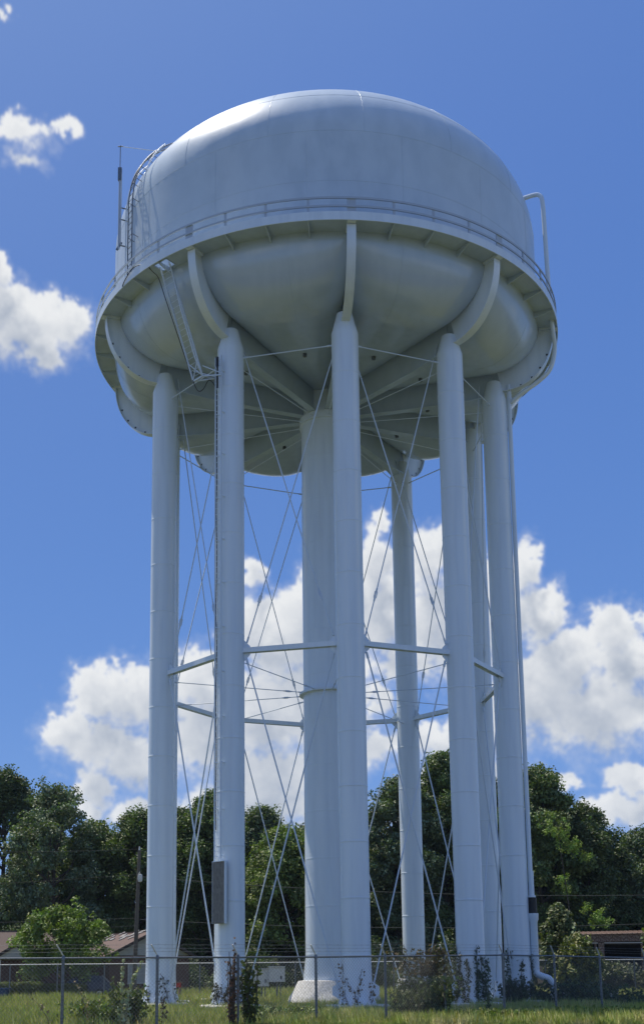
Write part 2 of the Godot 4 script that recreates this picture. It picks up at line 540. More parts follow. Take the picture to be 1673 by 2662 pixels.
# ================================================================ the scene
func _ready():
	rng.seed = 7
	# ---- camera: a hand-held view slightly upwards, cropped from a larger picture (hence the shifted lens)
	var cam := Camera3D.new()
	cam.name = "camera"
	var pitch := 0.18117
	var roll := -0.00795
	var yaw := -0.04052
	var r0 := Vector3(cos(yaw), 0, sin(yaw))
	var back := Vector3(-sin(yaw), 0, cos(yaw))
	var up := Vector3(0, cos(pitch), 0) + back * sin(pitch)
	var bz := Vector3(0, -sin(pitch), 0) + back * cos(pitch)
	var bx := r0 * cos(roll) + up * sin(roll)
	var by := -r0 * sin(roll) + up * cos(roll)
	cam.transform = Transform3D(Basis(bx, by, bz), Vector3(0, EYE, 0))
	cam.projection = Camera3D.PROJECTION_FRUSTUM
	cam.near = 0.1
	cam.far = 4000.0
	cam.size = 0.1 * 2407.0 / 2803.28
	cam.frustum_offset = Vector2(0.1 * 90.7 / 2803.28, 0.1 * 574.8 / 2803.28)
	add_child(cam)
	cam.current = true
	# ---- sky, sun, exposure
	var env := Environment.new()
	env.background_mode = Environment.BG_SKY
	env.sky = make_sky()
	env.background_energy_multiplier = 1.0
	env.tonemap_mode = Environment.TONE_MAPPER_LINEAR
	env.tonemap_exposure = 1.0
	env.fog_enabled = true
	env.fog_density = 0.00010
	env.fog_light_color = Color(0.80, 0.88, 0.97)
	env.sdfgi_enabled = true
	env.ssao_enabled = true
	env.ssil_enabled = true
	var we := WorldEnvironment.new()
	we.name = "environment"
	we.environment = env
	add_child(we)
	var sun := DirectionalLight3D.new()
	sun.name = "sun"
	sun.light_energy = 1.6
	sun.light_color = Color(1.0, 0.965, 0.90)
	sun.light_angular_distance = 0.5
	sun.shadow_enabled = true
	add_child(sun)
	sun.look_at_from_position(sun_dir() * 100.0, Vector3.ZERO, Vector3.FORWARD)

	make_materials()
	for i in 3: clumps.append(leaf_clump(100 + i, 30, 0.62, 0.27))
	for i in 2: big_clumps.append(leaf_clump(200 + i, 24, 0.42, 0.23))
	make_ground()
	make_tower()
	make_rear()
	make_trees()
	make_fences()
	make_small()
	make_plants()

func make_ground():
	var g := Mb.new()
	for i in 12:
		for j in 12:
			var x := (i - 6) * 400.0
			var z := (j - 6) * 400.0
			g.quad(Vector3(x, 0, z), Vector3(x + 400, 0, z), Vector3(x + 400, 0, z + 400), Vector3(x, 0, z + 400), Vector3.UP)
	obj("ground", g, M.ground).set_meta("kind", "structure")
	var p := Mb.new()
	p.cbox(Vector3(-2, 0.01, -88.0), Vector3(60, 0.06, 1.6), 0.0)
	obj("path", p, M.path).set_meta("kind", "structure")
	# unseen asphalt and dark woodland floor, added to cut bounce light under the tank
	p = Mb.new()
	p.quad(Vector3(-400, 0.004, -24), Vector3(400, 0.004, -24), Vector3(400, 0.004, 30), Vector3(-400, 0.004, 30), Vector3.UP)
	obj("added_road", p, M.asphalt).set_meta("kind", "structure")
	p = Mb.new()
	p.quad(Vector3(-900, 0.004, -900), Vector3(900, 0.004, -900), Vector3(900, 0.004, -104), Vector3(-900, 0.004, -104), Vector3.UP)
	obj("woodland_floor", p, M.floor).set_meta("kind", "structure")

# ---------------------------------------------------------------- the water tower
func outer_flange(t: float) -> Vector2:      # outer edge of a girder arm from the balcony (t = 0) to the leg (t = 1): r, y
	var a := t * PI / 2.0
	return Vector2(10.0 + 2.82 * pow(cos(a), 0.9), 36.45 - 3.28 * pow(sin(a), 1.0))

func crease(t: float) -> Vector2:            # where the plates meet a girder: t 0 at the shell, 1 at the riser
	if t < 0.55:
		var a := t / 0.55 * PI / 2.0
		return Vector2(9.6 + (SHELL_R - 9.6) * cos(a), 36.6 - 1.93 * sin(a))
	var u := (t - 0.55) / 0.45
	return Vector2(lerpf(9.6, 1.3, u), lerpf(34.67, 34.1, u))

func belly(t: float) -> Vector2:             # the same in the middle of a panel
	if t < 0.55:
		var a := t / 0.55 * PI / 2.0
		return Vector2(9.3 + (SHELL_R - 9.3) * pow(cos(a), 0.92), 36.6 - 3.1 * pow(sin(a), 0.95))
	var u := (t - 0.55) / 0.45
	return Vector2(lerpf(9.3, 1.3, u), lerpf(33.5, 34.0, u))

func panel_point(t: float, s: float) -> Vector3:     # s from -1 to 1 across the panel
	var w := pow(maxf(0.0, 1.0 - pow(absf(s), 2.3)), 0.62)
	var c := crease(t).lerp(belly(t), w)
	return on(s * 18.0, c.x, c.y)

func make_tower():
	var T := thing("water_tower", "tall white steel water tower on ten round legs behind the chain link fence", "water tower", Vector3(0, 0, TZ))
	# ---- tank: wall and domed roof
	var wall_top := 42.03
	var mb := Mb.new()
	mb.lathe([[SHELL_R - 0.02, 36.45], [SHELL_R, 36.6], [SHELL_R, 39.2], [SHELL_R, wall_top]], 120)
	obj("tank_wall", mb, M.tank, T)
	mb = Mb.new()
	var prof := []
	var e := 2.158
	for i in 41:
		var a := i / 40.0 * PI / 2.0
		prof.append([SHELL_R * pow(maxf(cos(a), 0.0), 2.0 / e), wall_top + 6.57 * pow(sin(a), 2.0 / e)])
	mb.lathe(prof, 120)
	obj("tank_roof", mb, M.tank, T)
	# weld beads: hoops and meridians that catch the light
	for y in [39.3, 42.03, 44.6]:
		var rr := SHELL_R
		if y > wall_top: rr = SHELL_R * pow(1.0 - pow((y - wall_top) / 6.57, e), 1.0 / e)
		var ring := []
		for i in 120: ring.append(on(i * 3.0, rr + 0.002, y))
		mb = Mb.new()
		mb.tube(ring, 0.0045, 5, true)
		obj("weld_seam", mb, M.tank, T)
	for k in 16:
		var line := []
		for i in range(0, 30):
			line.append(on(TURN + k * 22.5 + 4.0, prof[i][0] + 0.002, prof[i][1] + 0.002))
		mb = Mb.new()
		mb.tube(line, 0.006, 5)
		obj("weld_seam", mb, M.tank, T)
		var low := []
		for i in 4: low.append(on(TURN + k * 22.5 + 13.0, SHELL_R + 0.002, 37.0 + i * 1.67))
		mb = Mb.new()
		mb.tube(low, 0.004, 5)
		obj("weld_seam", mb, M.tank, T)
	# small lifting lugs round the crown of the roof
	var lug := Mb.new()
	lug.tube([Vector3(-0.09, 0, 0), Vector3(-0.09, 0.2, 0), Vector3(-0.05, 0.27, 0), Vector3(0.05, 0.27, 0), Vector3(0.09, 0.2, 0), Vector3(0.09, 0, 0)], 0.02, 5)
	var lug_mesh := lug.done()
	for ringed in [[27, 30], [22, 24]]:
		for k in ringed[1]:
			var bearing: float = k * 360.0 / ringed[1] + (3.0 if k % 2 else 0.0)
			var l := obj("roof_lug", lug_mesh, M.steel, T)
			l.position = on(bearing, prof[ringed[0]][0], prof[ringed[0]][1] - 0.02)
			l.rotation.y = deg_to_rad(bearing + 90.0)
	# ---- tank bottom: ten bulging panels between the radial girders
	var panel := Mb.new()
	var NT := 44
	var NS := 24
	var grid := []
	for i in NT + 1:
		var row := []
		for j in NS + 1:
			row.append(panel_point(float(i) / NT, sin((j * 2.0 / NS - 1.0) * PI / 2.0)))
		grid.append(row)
	var norm := []
	for i in NT + 1:
		var row := []
		for j in NS + 1:
			var du: Vector3 = grid[mini(i + 1, NT)][j] - grid[maxi(i - 1, 0)][j]
			var dv: Vector3 = grid[i][mini(j + 1, NS)] - grid[i][maxi(j - 1, 0)]
			var nn := du.cross(dv).normalized()
			if nn.dot(Vector3(0, -1, 0) + Vector3(grid[i][j].x, 0, grid[i][j].z) * 0.1) < 0.0: nn = -nn
			row.append(nn)
		norm.append(row)
	for i in NT:
		for j in NS:
			panel.quadn(grid[i][j], grid[i][j + 1], grid[i + 1][j + 1], grid[i + 1][j], norm[i][j], norm[i][j + 1], norm[i + 1][j + 1], norm[i + 1][j])
	var panel_mesh := panel.done()
	var knob := Mb.new()
	knob.lathe([[0.0, -0.16], [0.10, -0.16], [0.11, -0.1], [0.11, 0.1]], 12)
	var knob_mesh := knob.done()
	for k in 10:
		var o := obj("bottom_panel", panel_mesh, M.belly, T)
		o.rotation.y = deg_to_rad(TURN + 18.0 + 36.0 * k)
		var q := obj("drain_stub", knob_mesh, M.steel, o)
		q.position = panel_point(0.74, 0.1)
		var seam := []
		for i in 24: seam.append(panel_point(0.02 + i * 0.024, 0.22 if k % 2 else -0.3) + Vector3(0, -0.004, 0))
		var sm := Mb.new()
		sm.tube(seam, 0.005, 5)
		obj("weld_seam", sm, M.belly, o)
	# ---- balcony
	mb = Mb.new()
	for i in 360:
		for band in [[SHELL_R - 0.03, 12.28], [12.28, 12.92], [12.92, FLOOR_R]]:
			if band[0] == 12.28 and i >= 319 and i < 323: continue      # the hatch above the access ladder
			var a := on(i, band[0], FLOOR_Z + 0.09)
			var b := on(i + 1, band[0], FLOOR_Z + 0.09)
			var c := on(i + 1, band[1], FLOOR_Z + 0.09)
			var d := on(i, band[1], FLOOR_Z + 0.09)
			var dn := Vector3(0, -0.02, 0)
			mb.quad(a, b, c, d, Vector3.UP)
			mb.quad(a + dn, b + dn, c + dn, d + dn, Vector3.DOWN)
	for side in [[319, 12.28, 319, 12.92], [323, 12.28, 323, 12.92], [319, 12.28, 323, 12.28], [319, 12.92, 323, 12.92]]:
		mb.beam(on(side[0], side[1], FLOOR_Z + 0.07), on(side[2], side[3], FLOOR_Z + 0.07), 0.03, 0.06)
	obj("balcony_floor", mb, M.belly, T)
	mb = Mb.new()
	mb.lathe([[FLOOR_R - 0.02, FLOOR_Z - 0.02], [FLOOR_R + 0.02, FLOOR_Z - 0.02], [FLOOR_R + 0.02, FLOOR_Z + 0.42], [FLOOR_R - 0.02, FLOOR_Z + 0.42], [FLOOR_R - 0.02, FLOOR_Z - 0.02]], 180)
	obj("balcony_fascia", mb, M.paint, T)
	for y in [0.72, 1.16]:
		mb = Mb.new()
		mb.lathe([[FLOOR_R - 0.055, FLOOR_Z + y - 0.05], [FLOOR_R + 0.0, FLOOR_Z + y - 0.05], [FLOOR_R + 0.0, FLOOR_Z + y + 0.05], [FLOOR_R - 0.055, FLOOR_Z + y + 0.05], [FLOOR_R - 0.055, FLOOR_Z + y - 0.05]], 180)
		obj("handrail", mb, M.rail, T)
	var post := Mb.new()
	post.cbox(Vector3(0, 0.78, FLOOR_R - 0.07), Vector3(0.11, 0.80, 0.07))
	var wide := Mb.new()
	wide.cbox(Vector3(0, 0.78, FLOOR_R - 0.075), Vector3(0.42, 0.82, 0.05))
	var post_mesh := post.done()
	var wide_mesh := wide.done()
	var br := Mb.new()
	br.hexa([Vector3(-0.03, FLOOR_Z + 0.068, SHELL_R - 0.05), Vector3(0.03, FLOOR_Z + 0.068, SHELL_R - 0.05), Vector3(0.03, FLOOR_Z + 0.068, FLOOR_R - 0.02), Vector3(-0.03, FLOOR_Z + 0.068, FLOOR_R - 0.02),
		Vector3(-0.03, FLOOR_Z - 0.28, SHELL_R - 0.05), Vector3(0.03, FLOOR_Z - 0.28, SHELL_R - 0.05), Vector3(0.03, FLOOR_Z - 0.02, FLOOR_R - 0.02), Vector3(-0.03, FLOOR_Z - 0.02, FLOOR_R - 0.02)])
	var br_mesh := br.done()
	for k in 40:
		var at_leg := k % 4 == 0
		var o := obj("railing_post", wide_mesh if at_leg else post_mesh, M.rail, T)
		o.rotation.y = deg_to_rad(TURN + 9.0 * k)
		o.position.y = FLOOR_Z
		if not at_leg:
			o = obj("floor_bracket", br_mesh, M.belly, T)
			o.rotation.y = deg_to_rad(TURN + 9.0 * k)
	# ---- girder arms outside the legs and radial girders inside them
	var web := Mb.new()
	var flange := Mb.new()
	var fw := 0.22
	var N := 26
	for i in N:
		var t0 := float(i) / N
		var t1 := float(i + 1) / N
		var a := outer_flange(t0)
		var b := outer_flange(t1)
		var ca := crease(t0 * 0.53)
		var cb := crease(t1 * 0.53)
		for x in [-0.03, 0.03]:
			web.quad(Vector3(x, a.y, a.x), Vector3(x, b.y, b.x), Vector3(x, cb.y + 0.12, cb.x - 0.1), Vector3(x, ca.y + 0.12, ca.x - 0.1), Vector3(signf(x), 0, 0))
		var na := Vector3(0, -(a.x - b.x), -(b.y - a.y)).normalized()
		var th := na * 0.035
		flange.quad(Vector3(-fw, a.y, a.x), Vector3(fw, a.y, a.x), Vector3(fw, b.y, b.x), Vector3(-fw, b.y, b.x), -na)
		flange.quad(Vector3(-fw, a.y, a.x) + th, Vector3(fw, a.y, a.x) + th, Vector3(fw, b.y, b.x) + th, Vector3(-fw, b.y, b.x) + th, na)
		for x in [-fw, fw]:
			flange.quad(Vector3(x, a.y, a.x), Vector3(x, b.y, b.x), Vector3(x, b.y, b.x) + th, Vector3(x, a.y, a.x) + th, Vector3(signf(x), 0, 0))
	# the arm's head, a box under the balcony floor
	web.cbox(Vector3(0, FLOOR_Z + 0.02, 12.58), Vector3(0.4, 0.1, 0.98))
	# web stiffeners and the small dark gaps beside the flange
	var gap := Mb.new()
	for t in [0.30, 0.47, 0.62, 0.78]:
		var a := outer_flange(t)
		for x in [-0.034, 0.034]:
			gap.cbox(Vector3(x, a.y + 0.07, a.x - 0.08), Vector3(0.006, 0.10, 0.10))
	var inner_web := Mb.new()
	for x in [-0.03, 0.03]:
		inner_web.quad(Vector3(x, 32.80, 9.4), Vector3(x, 32.74, 1.3), Vector3(x, 34.4, 1.3), Vector3(x, 34.9, 9.4), Vector3(signf(x), 0, 0))
	var inner_flange := Mb.new()
	inner_flange.hexa([Vector3(-0.2, 32.75, 7.2), Vector3(0.2, 32.75, 7.2), Vector3(0.2, 32.74, 1.35), Vector3(-0.2, 32.74, 1.35), Vector3(-0.2, 32.80, 7.2), Vector3(0.2, 32.80, 7.2), Vector3(0.2, 32.79, 1.35), Vector3(-0.2, 32.79, 1.35)])
	inner_flange.hexa([Vector3(-0.45, 32.752, 9.3), Vector3(0.45, 32.752, 9.3), Vector3(0.2, 32.75, 7.2), Vector3(-0.2, 32.75, 7.2), Vector3(-0.45, 32.802, 9.3), Vector3(0.45, 32.802, 9.3), Vector3(0.2, 32.80, 7.2), Vector3(-0.2, 32.80, 7.2)])
	var parts := [["outer_girder", web.done(), "flange", flange.done()], ["inner_girder", inner_web.done(), "flange", inner_flange.done()]]
	var gap_mesh := gap.done()
	for k in 10:
		for p in parts:
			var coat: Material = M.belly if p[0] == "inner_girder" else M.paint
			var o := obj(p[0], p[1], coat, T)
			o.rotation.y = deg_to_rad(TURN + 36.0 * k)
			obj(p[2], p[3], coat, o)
			if p[0] == "outer_girder": obj("web_notch", gap_mesh, M.black, o)
	# ---- riser
	mb = Mb.new()
	var rp := [[1.62, 0.0], [1.62, 1.5]]
	for i in 13:
		var y := 2.6 + i * 2.5
		rp += [[1.5 - 0.008 * i, y - 0.09], [1.5 - 0.008 * i, y - 0.03], [1.508 - 0.008 * i, y], [1.5 - 0.008 * i, y + 0.03], [1.5 - 0.008 * i, y + 0.09]]
	rp += [[1.36, 34.3]]
	mb.lathe(rp, 64)
	var riser := obj("riser_pipe", mb, M.paint, T)
	mb = Mb.new()
	mb.lathe([[1.42, STRUT_Z - 0.32], [1.68, STRUT_Z - 0.32], [1.68, STRUT_Z - 0.2], [1.42, STRUT_Z - 0.2]], 48)
	obj("clamp_ring", mb, M.paint, riser)
	mb = Mb.new()
	mb.lathe([[1.30, 32.3], [1.52, 32.3], [1.52, 32.72], [1.30, 32.72]], 48)
	obj("top_collar", mb, M.paint, riser)
	mb = Mb.new()
	mb.lathe([[2.55, 0.0], [2.5, 0.16], [2.32, 0.5], [2.05, 0.95], [1.9, 1.25], [1.4, 1.3]], 20)
	obj("riser_footing", mb, M.concrete, riser)
	# ---- legs
	var lp := [[0.92, 0.0], [0.92, 0.05], [0.86, 0.07], [0.80, 0.35], [0.70, 0.85]]
	for i in 12:
		var y := 2.4 + i * 2.55
		lp += [[LEG_R, y - 0.09], [LEG_R, y - 0.03], [LEG_R + 0.011, y], [LEG_R, y + 0.03], [LEG_R, y + 0.09]]
	lp += [[LEG_R, 32.62], [LEG_R, 32.68], [0.56, 33.05], [0.47, 33.42], [0.40, 33.72], [0.0, 33.74]]
	var lm := Mb.new()
	lm.lathe(lp, 40)
	var leg_mesh := lm.done()
	var pad := Mb.new()
	pad.lathe([[1.5, -0.2], [1.46, 0.20], [1.38, 0.25], [0.0, 0.25]], 14)
	var pad_mesh := pad.done()
	var high := Mb.new()
	high.lathe([[1.05, -0.2], [1.02, 1.25], [0.98, 1.3], [0.0, 1.3]], 20)
	var high_mesh := high.done()
	var skirt := Mb.new()
	for i in 6:
		var a := i * 60.0
		skirt.hexa([on(a - 2, 0.66, 0.05), on(a + 2, 0.66, 0.05), on(a + 2, 1.0, 0.05), on(a - 2, 1.0, 0.05), on(a - 1.5, 0.66, 0.8), on(a + 1.5, 0.66, 0.8), on(a + 1.5, 0.72, 0.8), on(a - 1.5, 0.72, 0.8)])
	var skirt_mesh := skirt.done()
	for k in 10:
		var bearing := TURN + 36.0 * k
		var o := obj("support_leg", leg_mesh, M.paint, T)
		o.position = on(bearing, RING, 0)
		o.rotation.y = deg_to_rad(bearing)
		obj("footing", pad_mesh, M.concrete, o)
		obj("base_gusset", skirt_mesh, M.paint, o)
		if k == 4: obj("footing", high_mesh, M.concrete, o)
	# ---- struts, gussets and tie rods
	for k in 10:
		var b0 := TURN + 36.0 * k
		var b1 := b0 + 36.0
		var p0 := on(b0, RING, 0)
		var p1 := on(b1, RING, 0)
		var dir := (p1 - p0).normalized()
		var inward := -(p0 + p1).normalized()
		mb = Mb.new()
		var sa := p0 + dir * (LEG_R - 0.06) + Vector3(0, STRUT_Z, 0)
		var sb := p1 - dir * (LEG_R - 0.06) + Vector3(0, STRUT_Z, 0)
		mb.beam(sa, sb, 0.26, 0.04)                                      # an I-beam lying on its side: flanges and web
		mb.beam(sa + inward * 0.13, sb + inward * 0.13, 0.035, 0.24)
		mb.beam(sa - inward * 0.13, sb - inward * 0.13, 0.035, 0.24)
		obj("strut", mb, M.paint, T)
		for s in [[p0, dir], [p1, -dir]]:
			for y in [[STRUT_Z, 0.6, 0.36], [0.85, 0.5, 0.5]]:
				mb = Mb.new()
				var c: Vector3 = s[0] + s[1] * (LEG_R - 0.05) + Vector3(0, y[0], 0)
				var d: Vector3 = s[1]
				mb.hexa([c + Vector3(0, -y[1], 0) + inward * 0.015, c + Vector3(0, y[1], 0) + inward * 0.015, c + d * y[2] + Vector3(0, y[1] * 0.35, 0) + inward * 0.015, c + d * y[2] + Vector3(0, -y[1] * 0.35, 0) + inward * 0.015,
					c + Vector3(0, -y[1], 0) - inward * 0.015, c + Vector3(0, y[1], 0) - inward * 0.015, c + d * y[2] + Vector3(0, y[1] * 0.35, 0) - inward * 0.015, c + d * y[2] + Vector3(0, -y[1] * 0.35, 0) - inward * 0.015])
				obj("gusset_plate", mb, M.paint, T)
		# crossed rods, two storeys
		var q0 := p0 + dir * (LEG_R + 0.15)
		var q1 := p1 - dir * (LEG_R + 0.15)
		for lv in [[0.95, STRUT_Z - 0.45], [STRUT_Z + 0.45, 33.0]]:
			var rr := 0.041 if lv[0] < 2.0 else 0.031
			var e0 := q0 + Vector3(0, lv[1], 0)
			var e1 := q1 + Vector3(0, lv[1], 0)
			if lv[0] > 2.0:           # the upper rods end on the girder webs just inside the leg tops
				e0 = p0 * 0.925 + dir * 0.05 + Vector3(0, 33.6, 0)
				e1 = p1 * 0.925 - dir * 0.05 + Vector3(0, 33.6, 0)
			rod(T, q0 + Vector3(0, lv[0], 0) + inward * 0.05, e1 + inward * 0.05, rr, 0.13 if lv[0] > 2.0 else 0.0)
			rod(T, q1 + Vector3(0, lv[0], 0) - inward * 0.05, e0 - inward * 0.05, rr, 0.13 if lv[0] > 2.0 else 0.0)
		# light rods between the leg tops, and from each leg to the riser
		rod(T, p0 + dir * (LEG_R - 0.02) + Vector3(0, ROD_Z, 0), p1 - dir * (LEG_R - 0.02) + Vector3(0, ROD_Z, 0), 0.028, 0.0)
		rod(T, on(b0, 1.62, STRUT_Z - 0.26), on(b0, RING - LEG_R, STRUT_Z - 0.30), 0.022, 0.09)
		rod(T, on(b0, 1.48, 32.45), on(b0, RING - LEG_R, ROD_Z - 0.1), 0.022, 0.0)
	# ---- ladder up the leg on the left of the nearest one
	var leg := on(TURN - 36.0, RING, 0)
	var face := deg_to_rad(-40.0)
	var lad := ladder(T, "leg_ladder", 25.6, 0.42, 0.03)
	lad.position = leg + Vector3(sin(face) * 0.86, 6.4, cos(face) * 0.86)
	lad.rotation.y = face
	mb = Mb.new()
	for i in 12:
		for x in [-0.21, 0.21]:
			mb.beam(Vector3(x, 0.6 + i * 2.2, 0), Vector3(x, 0.6 + i * 2.2, -0.22), 0.05, 0.03)
	obj("standoff", mb, M.paint, lad)
	mb = Mb.new()
	mb.cbox(Vector3(0.05, 24.6, 0.12), Vector3(0.07, 1.5, 0.05))
	mb.cbox(Vector3(0.05, 25.25, 0.14), Vector3(0.12, 0.5, 0.09))
	obj("fall_arrest_rail", mb, M.black, lad)
	# the sheet-metal guard that shuts off the foot of that ladder
	mb = Mb.new()
	mb.hexa([Vector3(-0.33, 0, -0.12), Vector3(0.36, 0, -0.12), Vector3(0.36, 0, 0.05), Vector3(-0.33, 0, 0.13), Vector3(-0.33, 2.82, -0.12), Vector3(0.36, 2.82, -0.12), Vector3(0.36, 2.82, 0.05), Vector3(-0.33, 2.82, 0.13)])
	var guard := obj("ladder_guard", mb, M.taupe, T)
	guard.set_meta("label", "grey brown sheet metal guard over the foot of the ladder")
	guard.position = leg + Vector3(sin(face) * 0.92 + 0.14, 3.9, cos(face) * 0.92 + 0.05)
	guard.rotation.y = face
	mb = Mb.new()
	for x in [-0.345, 0.375]: mb.cbox(Vector3(x, 1.41, -0.02 if x > 0 else 0.0), Vector3(0.03, 2.84, 0.14 if x > 0 else 0.24))
	mb.cbox(Vector3(0, 2.835, 0.0), Vector3(0.74, 0.03, 0.24))
	obj("guard_edge", mb, M.paint, guard)
	# ---- the hanging ladder from the balcony hatch to the leg
	var top := on(-39.0, 12.6, FLOOR_Z + 0.1)
	var bot := on(-35.5, 10.9, 30.85)
	var dirv := (bot - top)
	var acc := ladder(T, "access_ladder", dirv.length(), 0.62, 0.045)
	var ay := -dirv.normalized()
	var az := on(-36.0, 1.0, 0)
	az = (az - ay * az.dot(ay)).normalized()
	var ax := ay.cross(az)
	acc.transform = Transform3D(Basis(ax, ay, az), bot)
	mb = Mb.new()
	var L := dirv.length()
	mb.tube([Vector3(0.31, 0, 0.02), Vector3(0.42, 0.9, 0.35), Vector3(0.42, 3.4, 0.35), Vector3(0.31, 5.2, 0.02)], 0.035, 6)
	mb.tube([Vector3(0.31, 2.6, 0.02), Vector3(0.42, 3.4, 0.35)], 0.03, 6)
	mb.tube([Vector3(-0.31, 0.05, 0), Vector3(0.31, 0.9, 0)], 0.03, 6)
	mb.tube([Vector3(0.31, 0.05, 0), Vector3(-0.31, 0.9, 0)], 0.03, 6)
	obj("truss", mb, M.rod, acc)
	# a small landing between the two ladders
	mb = Mb.new()
	var land_in := leg + Vector3(sin(face) * 0.9, 30.9, cos(face) * 0.9)
	var w := ax * 0.31
	for s in [-1.0, 1.0]:
		mb.beam(bot + w * s, land_in + w * s * 0.7, 0.06, 0.06)
		mb.beam(bot + w * s + Vector3(0, 0.55, 0), land_in + w * s * 0.7 + Vector3(0, 0.1, 0), 0.04, 0.04)
	mb.beam(bot + w, land_in - w * 0.7, 0.04, 0.04)
	mb.beam(bot - w, bot + w, 0.07, 0.07)
	obj("landing", mb, M.rod, T)
	# ---- ladder up the wall and over the roof
	var lb := -55.0
	mb = Mb.new()
	var curve := []
	for i in 9: curve.append(Vector2(SHELL_R + 0.35, FLOOR_Z + 0.1 + i * 0.69))
	for i in range(2, 30): curve.append(Vector2(prof[i][0] + 0.30, prof[i][1] + 0.18))
	var shell := obj("wall_ladder", rail_of(curve, lb, -0.24), M.steel, T)
	obj("side_rail", rail_of(curve, lb, 0.24), M.steel, shell)
	mb = Mb.new()
	for i in range(0, curve.size() - 1):
		for f in [0.0, 0.5]:
			var c: Vector2 = curve[i].lerp(curve[i + 1], f)
			var p := on(lb, c.x, c.y)
			var s := on(lb + 90.0, 0.24, 0)
			mb.tube([p - s, p + s], 0.014, 5)
	var rungs := obj("rungs", mb, M.steel, shell)
	rungs.set_meta("kind", "stuff")
	mb = Mb.new()
	for i in [2, 5, 8, 11, 14, 18]:
		for s in [-0.24, 0.24]:
			var p := on(lb, curve[i].x, curve[i].y) + on(lb + 90.0, s, 0)
			mb.tube([p, p - on(lb, 0.4, 0.1)], 0.02, 5)
	obj("standoff", mb, M.steel, shell)
	# conduits beside it
	for s in [1.1, -0.95]:
		var c2 := []
		for q in curve.slice(0, 20): c2.append(on(lb, q.x - 0.2, q.y) + on(lb + 90.0, s, 0))
		mb = Mb.new()
		mb.tube(c2, 0.035, 6)
		obj("conduit", mb, M.rod, T)
	# ---- overflow pipe down the far right leg
	var ob := TURN + 72.0
	var path := []
	for q in [[11.4, 43.95, -5.5], [12.25, 44.05, -5.5], [12.58, 43.95, -5.5], [12.72, 43.55, -5.5], [12.75, 42.0, -5.0], [12.80, 38.0, -4.5], [12.86, 36.2, -3.0], [12.90, 35.2, -1.0], [12.6, 34.1, -0.6], [11.9, 33.45, -0.5], [11.0, 32.9, -0.5], [10.4, 32.4, 0.0], [10.31, 31.6, 0.0], [10.31, 6.6, 0.0]]:
		path.append(on(ob + q[2], q[0], q[1]))
	mb = Mb.new()
	mb.tube(smooth(path), 0.12, 12)
	var over := obj("overflow_pipe", mb, M.paint, T)
	mb = Mb.new()
	mb.lathe([[0.0, 4.55], [0.21, 4.55], [0.21, 5.35], [0.0, 5.35]], 16, 0, TAU, on(ob, 10.36, 0))
	obj("black_sleeve", mb, M.black, over)
	mb = Mb.new()
	mb.lathe([[0.16, 5.35], [0.20, 5.36], [0.20, 5.45], [0.14, 5.46], [0.14, 6.7]], 16, 0, TAU, on(ob, 10.33, 0))
	mb.lathe([[0.20, 1.7], [0.20, 4.1], [0.26, 4.25], [0.27, 4.55], [0.0, 4.552]], 16, 0, TAU, on(ob, 10.36, 0))
	obj("downpipe", mb, M.paint, over)
	mb = Mb.new()
	var eb := on(ob, 10.36, 0)
	mb.tube(smooth([eb + Vector3(0, 1.9, 0), eb + Vector3(0.05, 1.55, 0.05), eb + Vector3(0.35, 1.38, 0.1), eb + Vector3(0.62, 1.28, 0.1), eb + Vector3(0.8, 0.98, 0.1), eb + Vector3(0.82, 0.55, 0.1)]), 0.175, 12)
	obj("outlet_elbow", mb, M.paint, over)

func rail_of(curve: Array, bearing: float, side: float) -> Mb:
	var pts := []
	for q in curve: pts.append(on(bearing, q.x, q.y) + on(bearing + 90.0, side, 0))
	var mb := Mb.new()
	mb.tube(pts, 0.035, 6)
	return mb

func smooth(pts: Array) -> Array:
	var out := []
	for i in pts.size() - 1:
		var a: Vector3 = pts[maxi(i - 1, 0)]
		var d: Vector3 = pts[mini(i + 2, pts.size() - 1)]
		for k in 4:
			out.append((pts[i] as Vector3).cubic_interpolate(pts[i + 1], a, d, k / 4.0))
	out.append(pts[-1])
	return out

func ladder(T: Node3D, called: String, length: float, width: float, thick: float) -> MeshInstance3D:
	var mb := Mb.new()
	mb.cbox(Vector3(-width / 2, length / 2, 0), Vector3(thick, length, thick * 2.0))
	var o := obj(called, mb, M.rod, T)
	mb = Mb.new()
	mb.cbox(Vector3(width / 2, length / 2, 0), Vector3(thick, length, thick * 2.0))
	obj("side_rail", mb, M.rod, o)
	mb = Mb.new()
	var n := int(length / 0.3)
	for i in n:
		mb.beam(Vector3(-width / 2, 0.2 + i * 0.3, 0), Vector3(width / 2, 0.2 + i * 0.3, 0), 0.017, 0.017)
	obj("rungs", mb, M.rod, o).set_meta("kind", "stuff")
	return o

func rod(T: Node3D, a: Vector3, b: Vector3, r: float, buckle: float):
	var mb := Mb.new()
	mb.tube([a, b], r, 6)
	var d := (b - a).normalized()
	for e in [a, b]:
		var s := 1.0 if e == a else -1.0
		mb.tube([e - d * 0.05 * s, e + d * 0.25 * s], r * 1.6, 6)
	var o := obj("tie_rod", mb, M.rod, T)
	if buckle > 0.0:
		var c := a.lerp(b, buckle if buckle > 0.1 else 0.12)
		var side := d.cross(Vector3(0.3, 0.2, 0.9)).normalized()
		mb = Mb.new()
		var k := r * 5.0
		mb.tube([c - d * k * 1.3, c - d * k + side * r * 1.9, c + d * k + side * r * 1.9, c + d * k * 1.3, c + d * k - side * r * 1.9, c - d * k - side * r * 1.9], r * 0.75, 5, true)
		mb.tube([c - d * k * 2.2, c - d * k * 1.15], r * 1.5, 6)
		mb.tube([c + d * k * 1.15, c + d * k * 2.2], r * 1.5, 6)
		obj("turnbuckle", mb, M.rod, o)

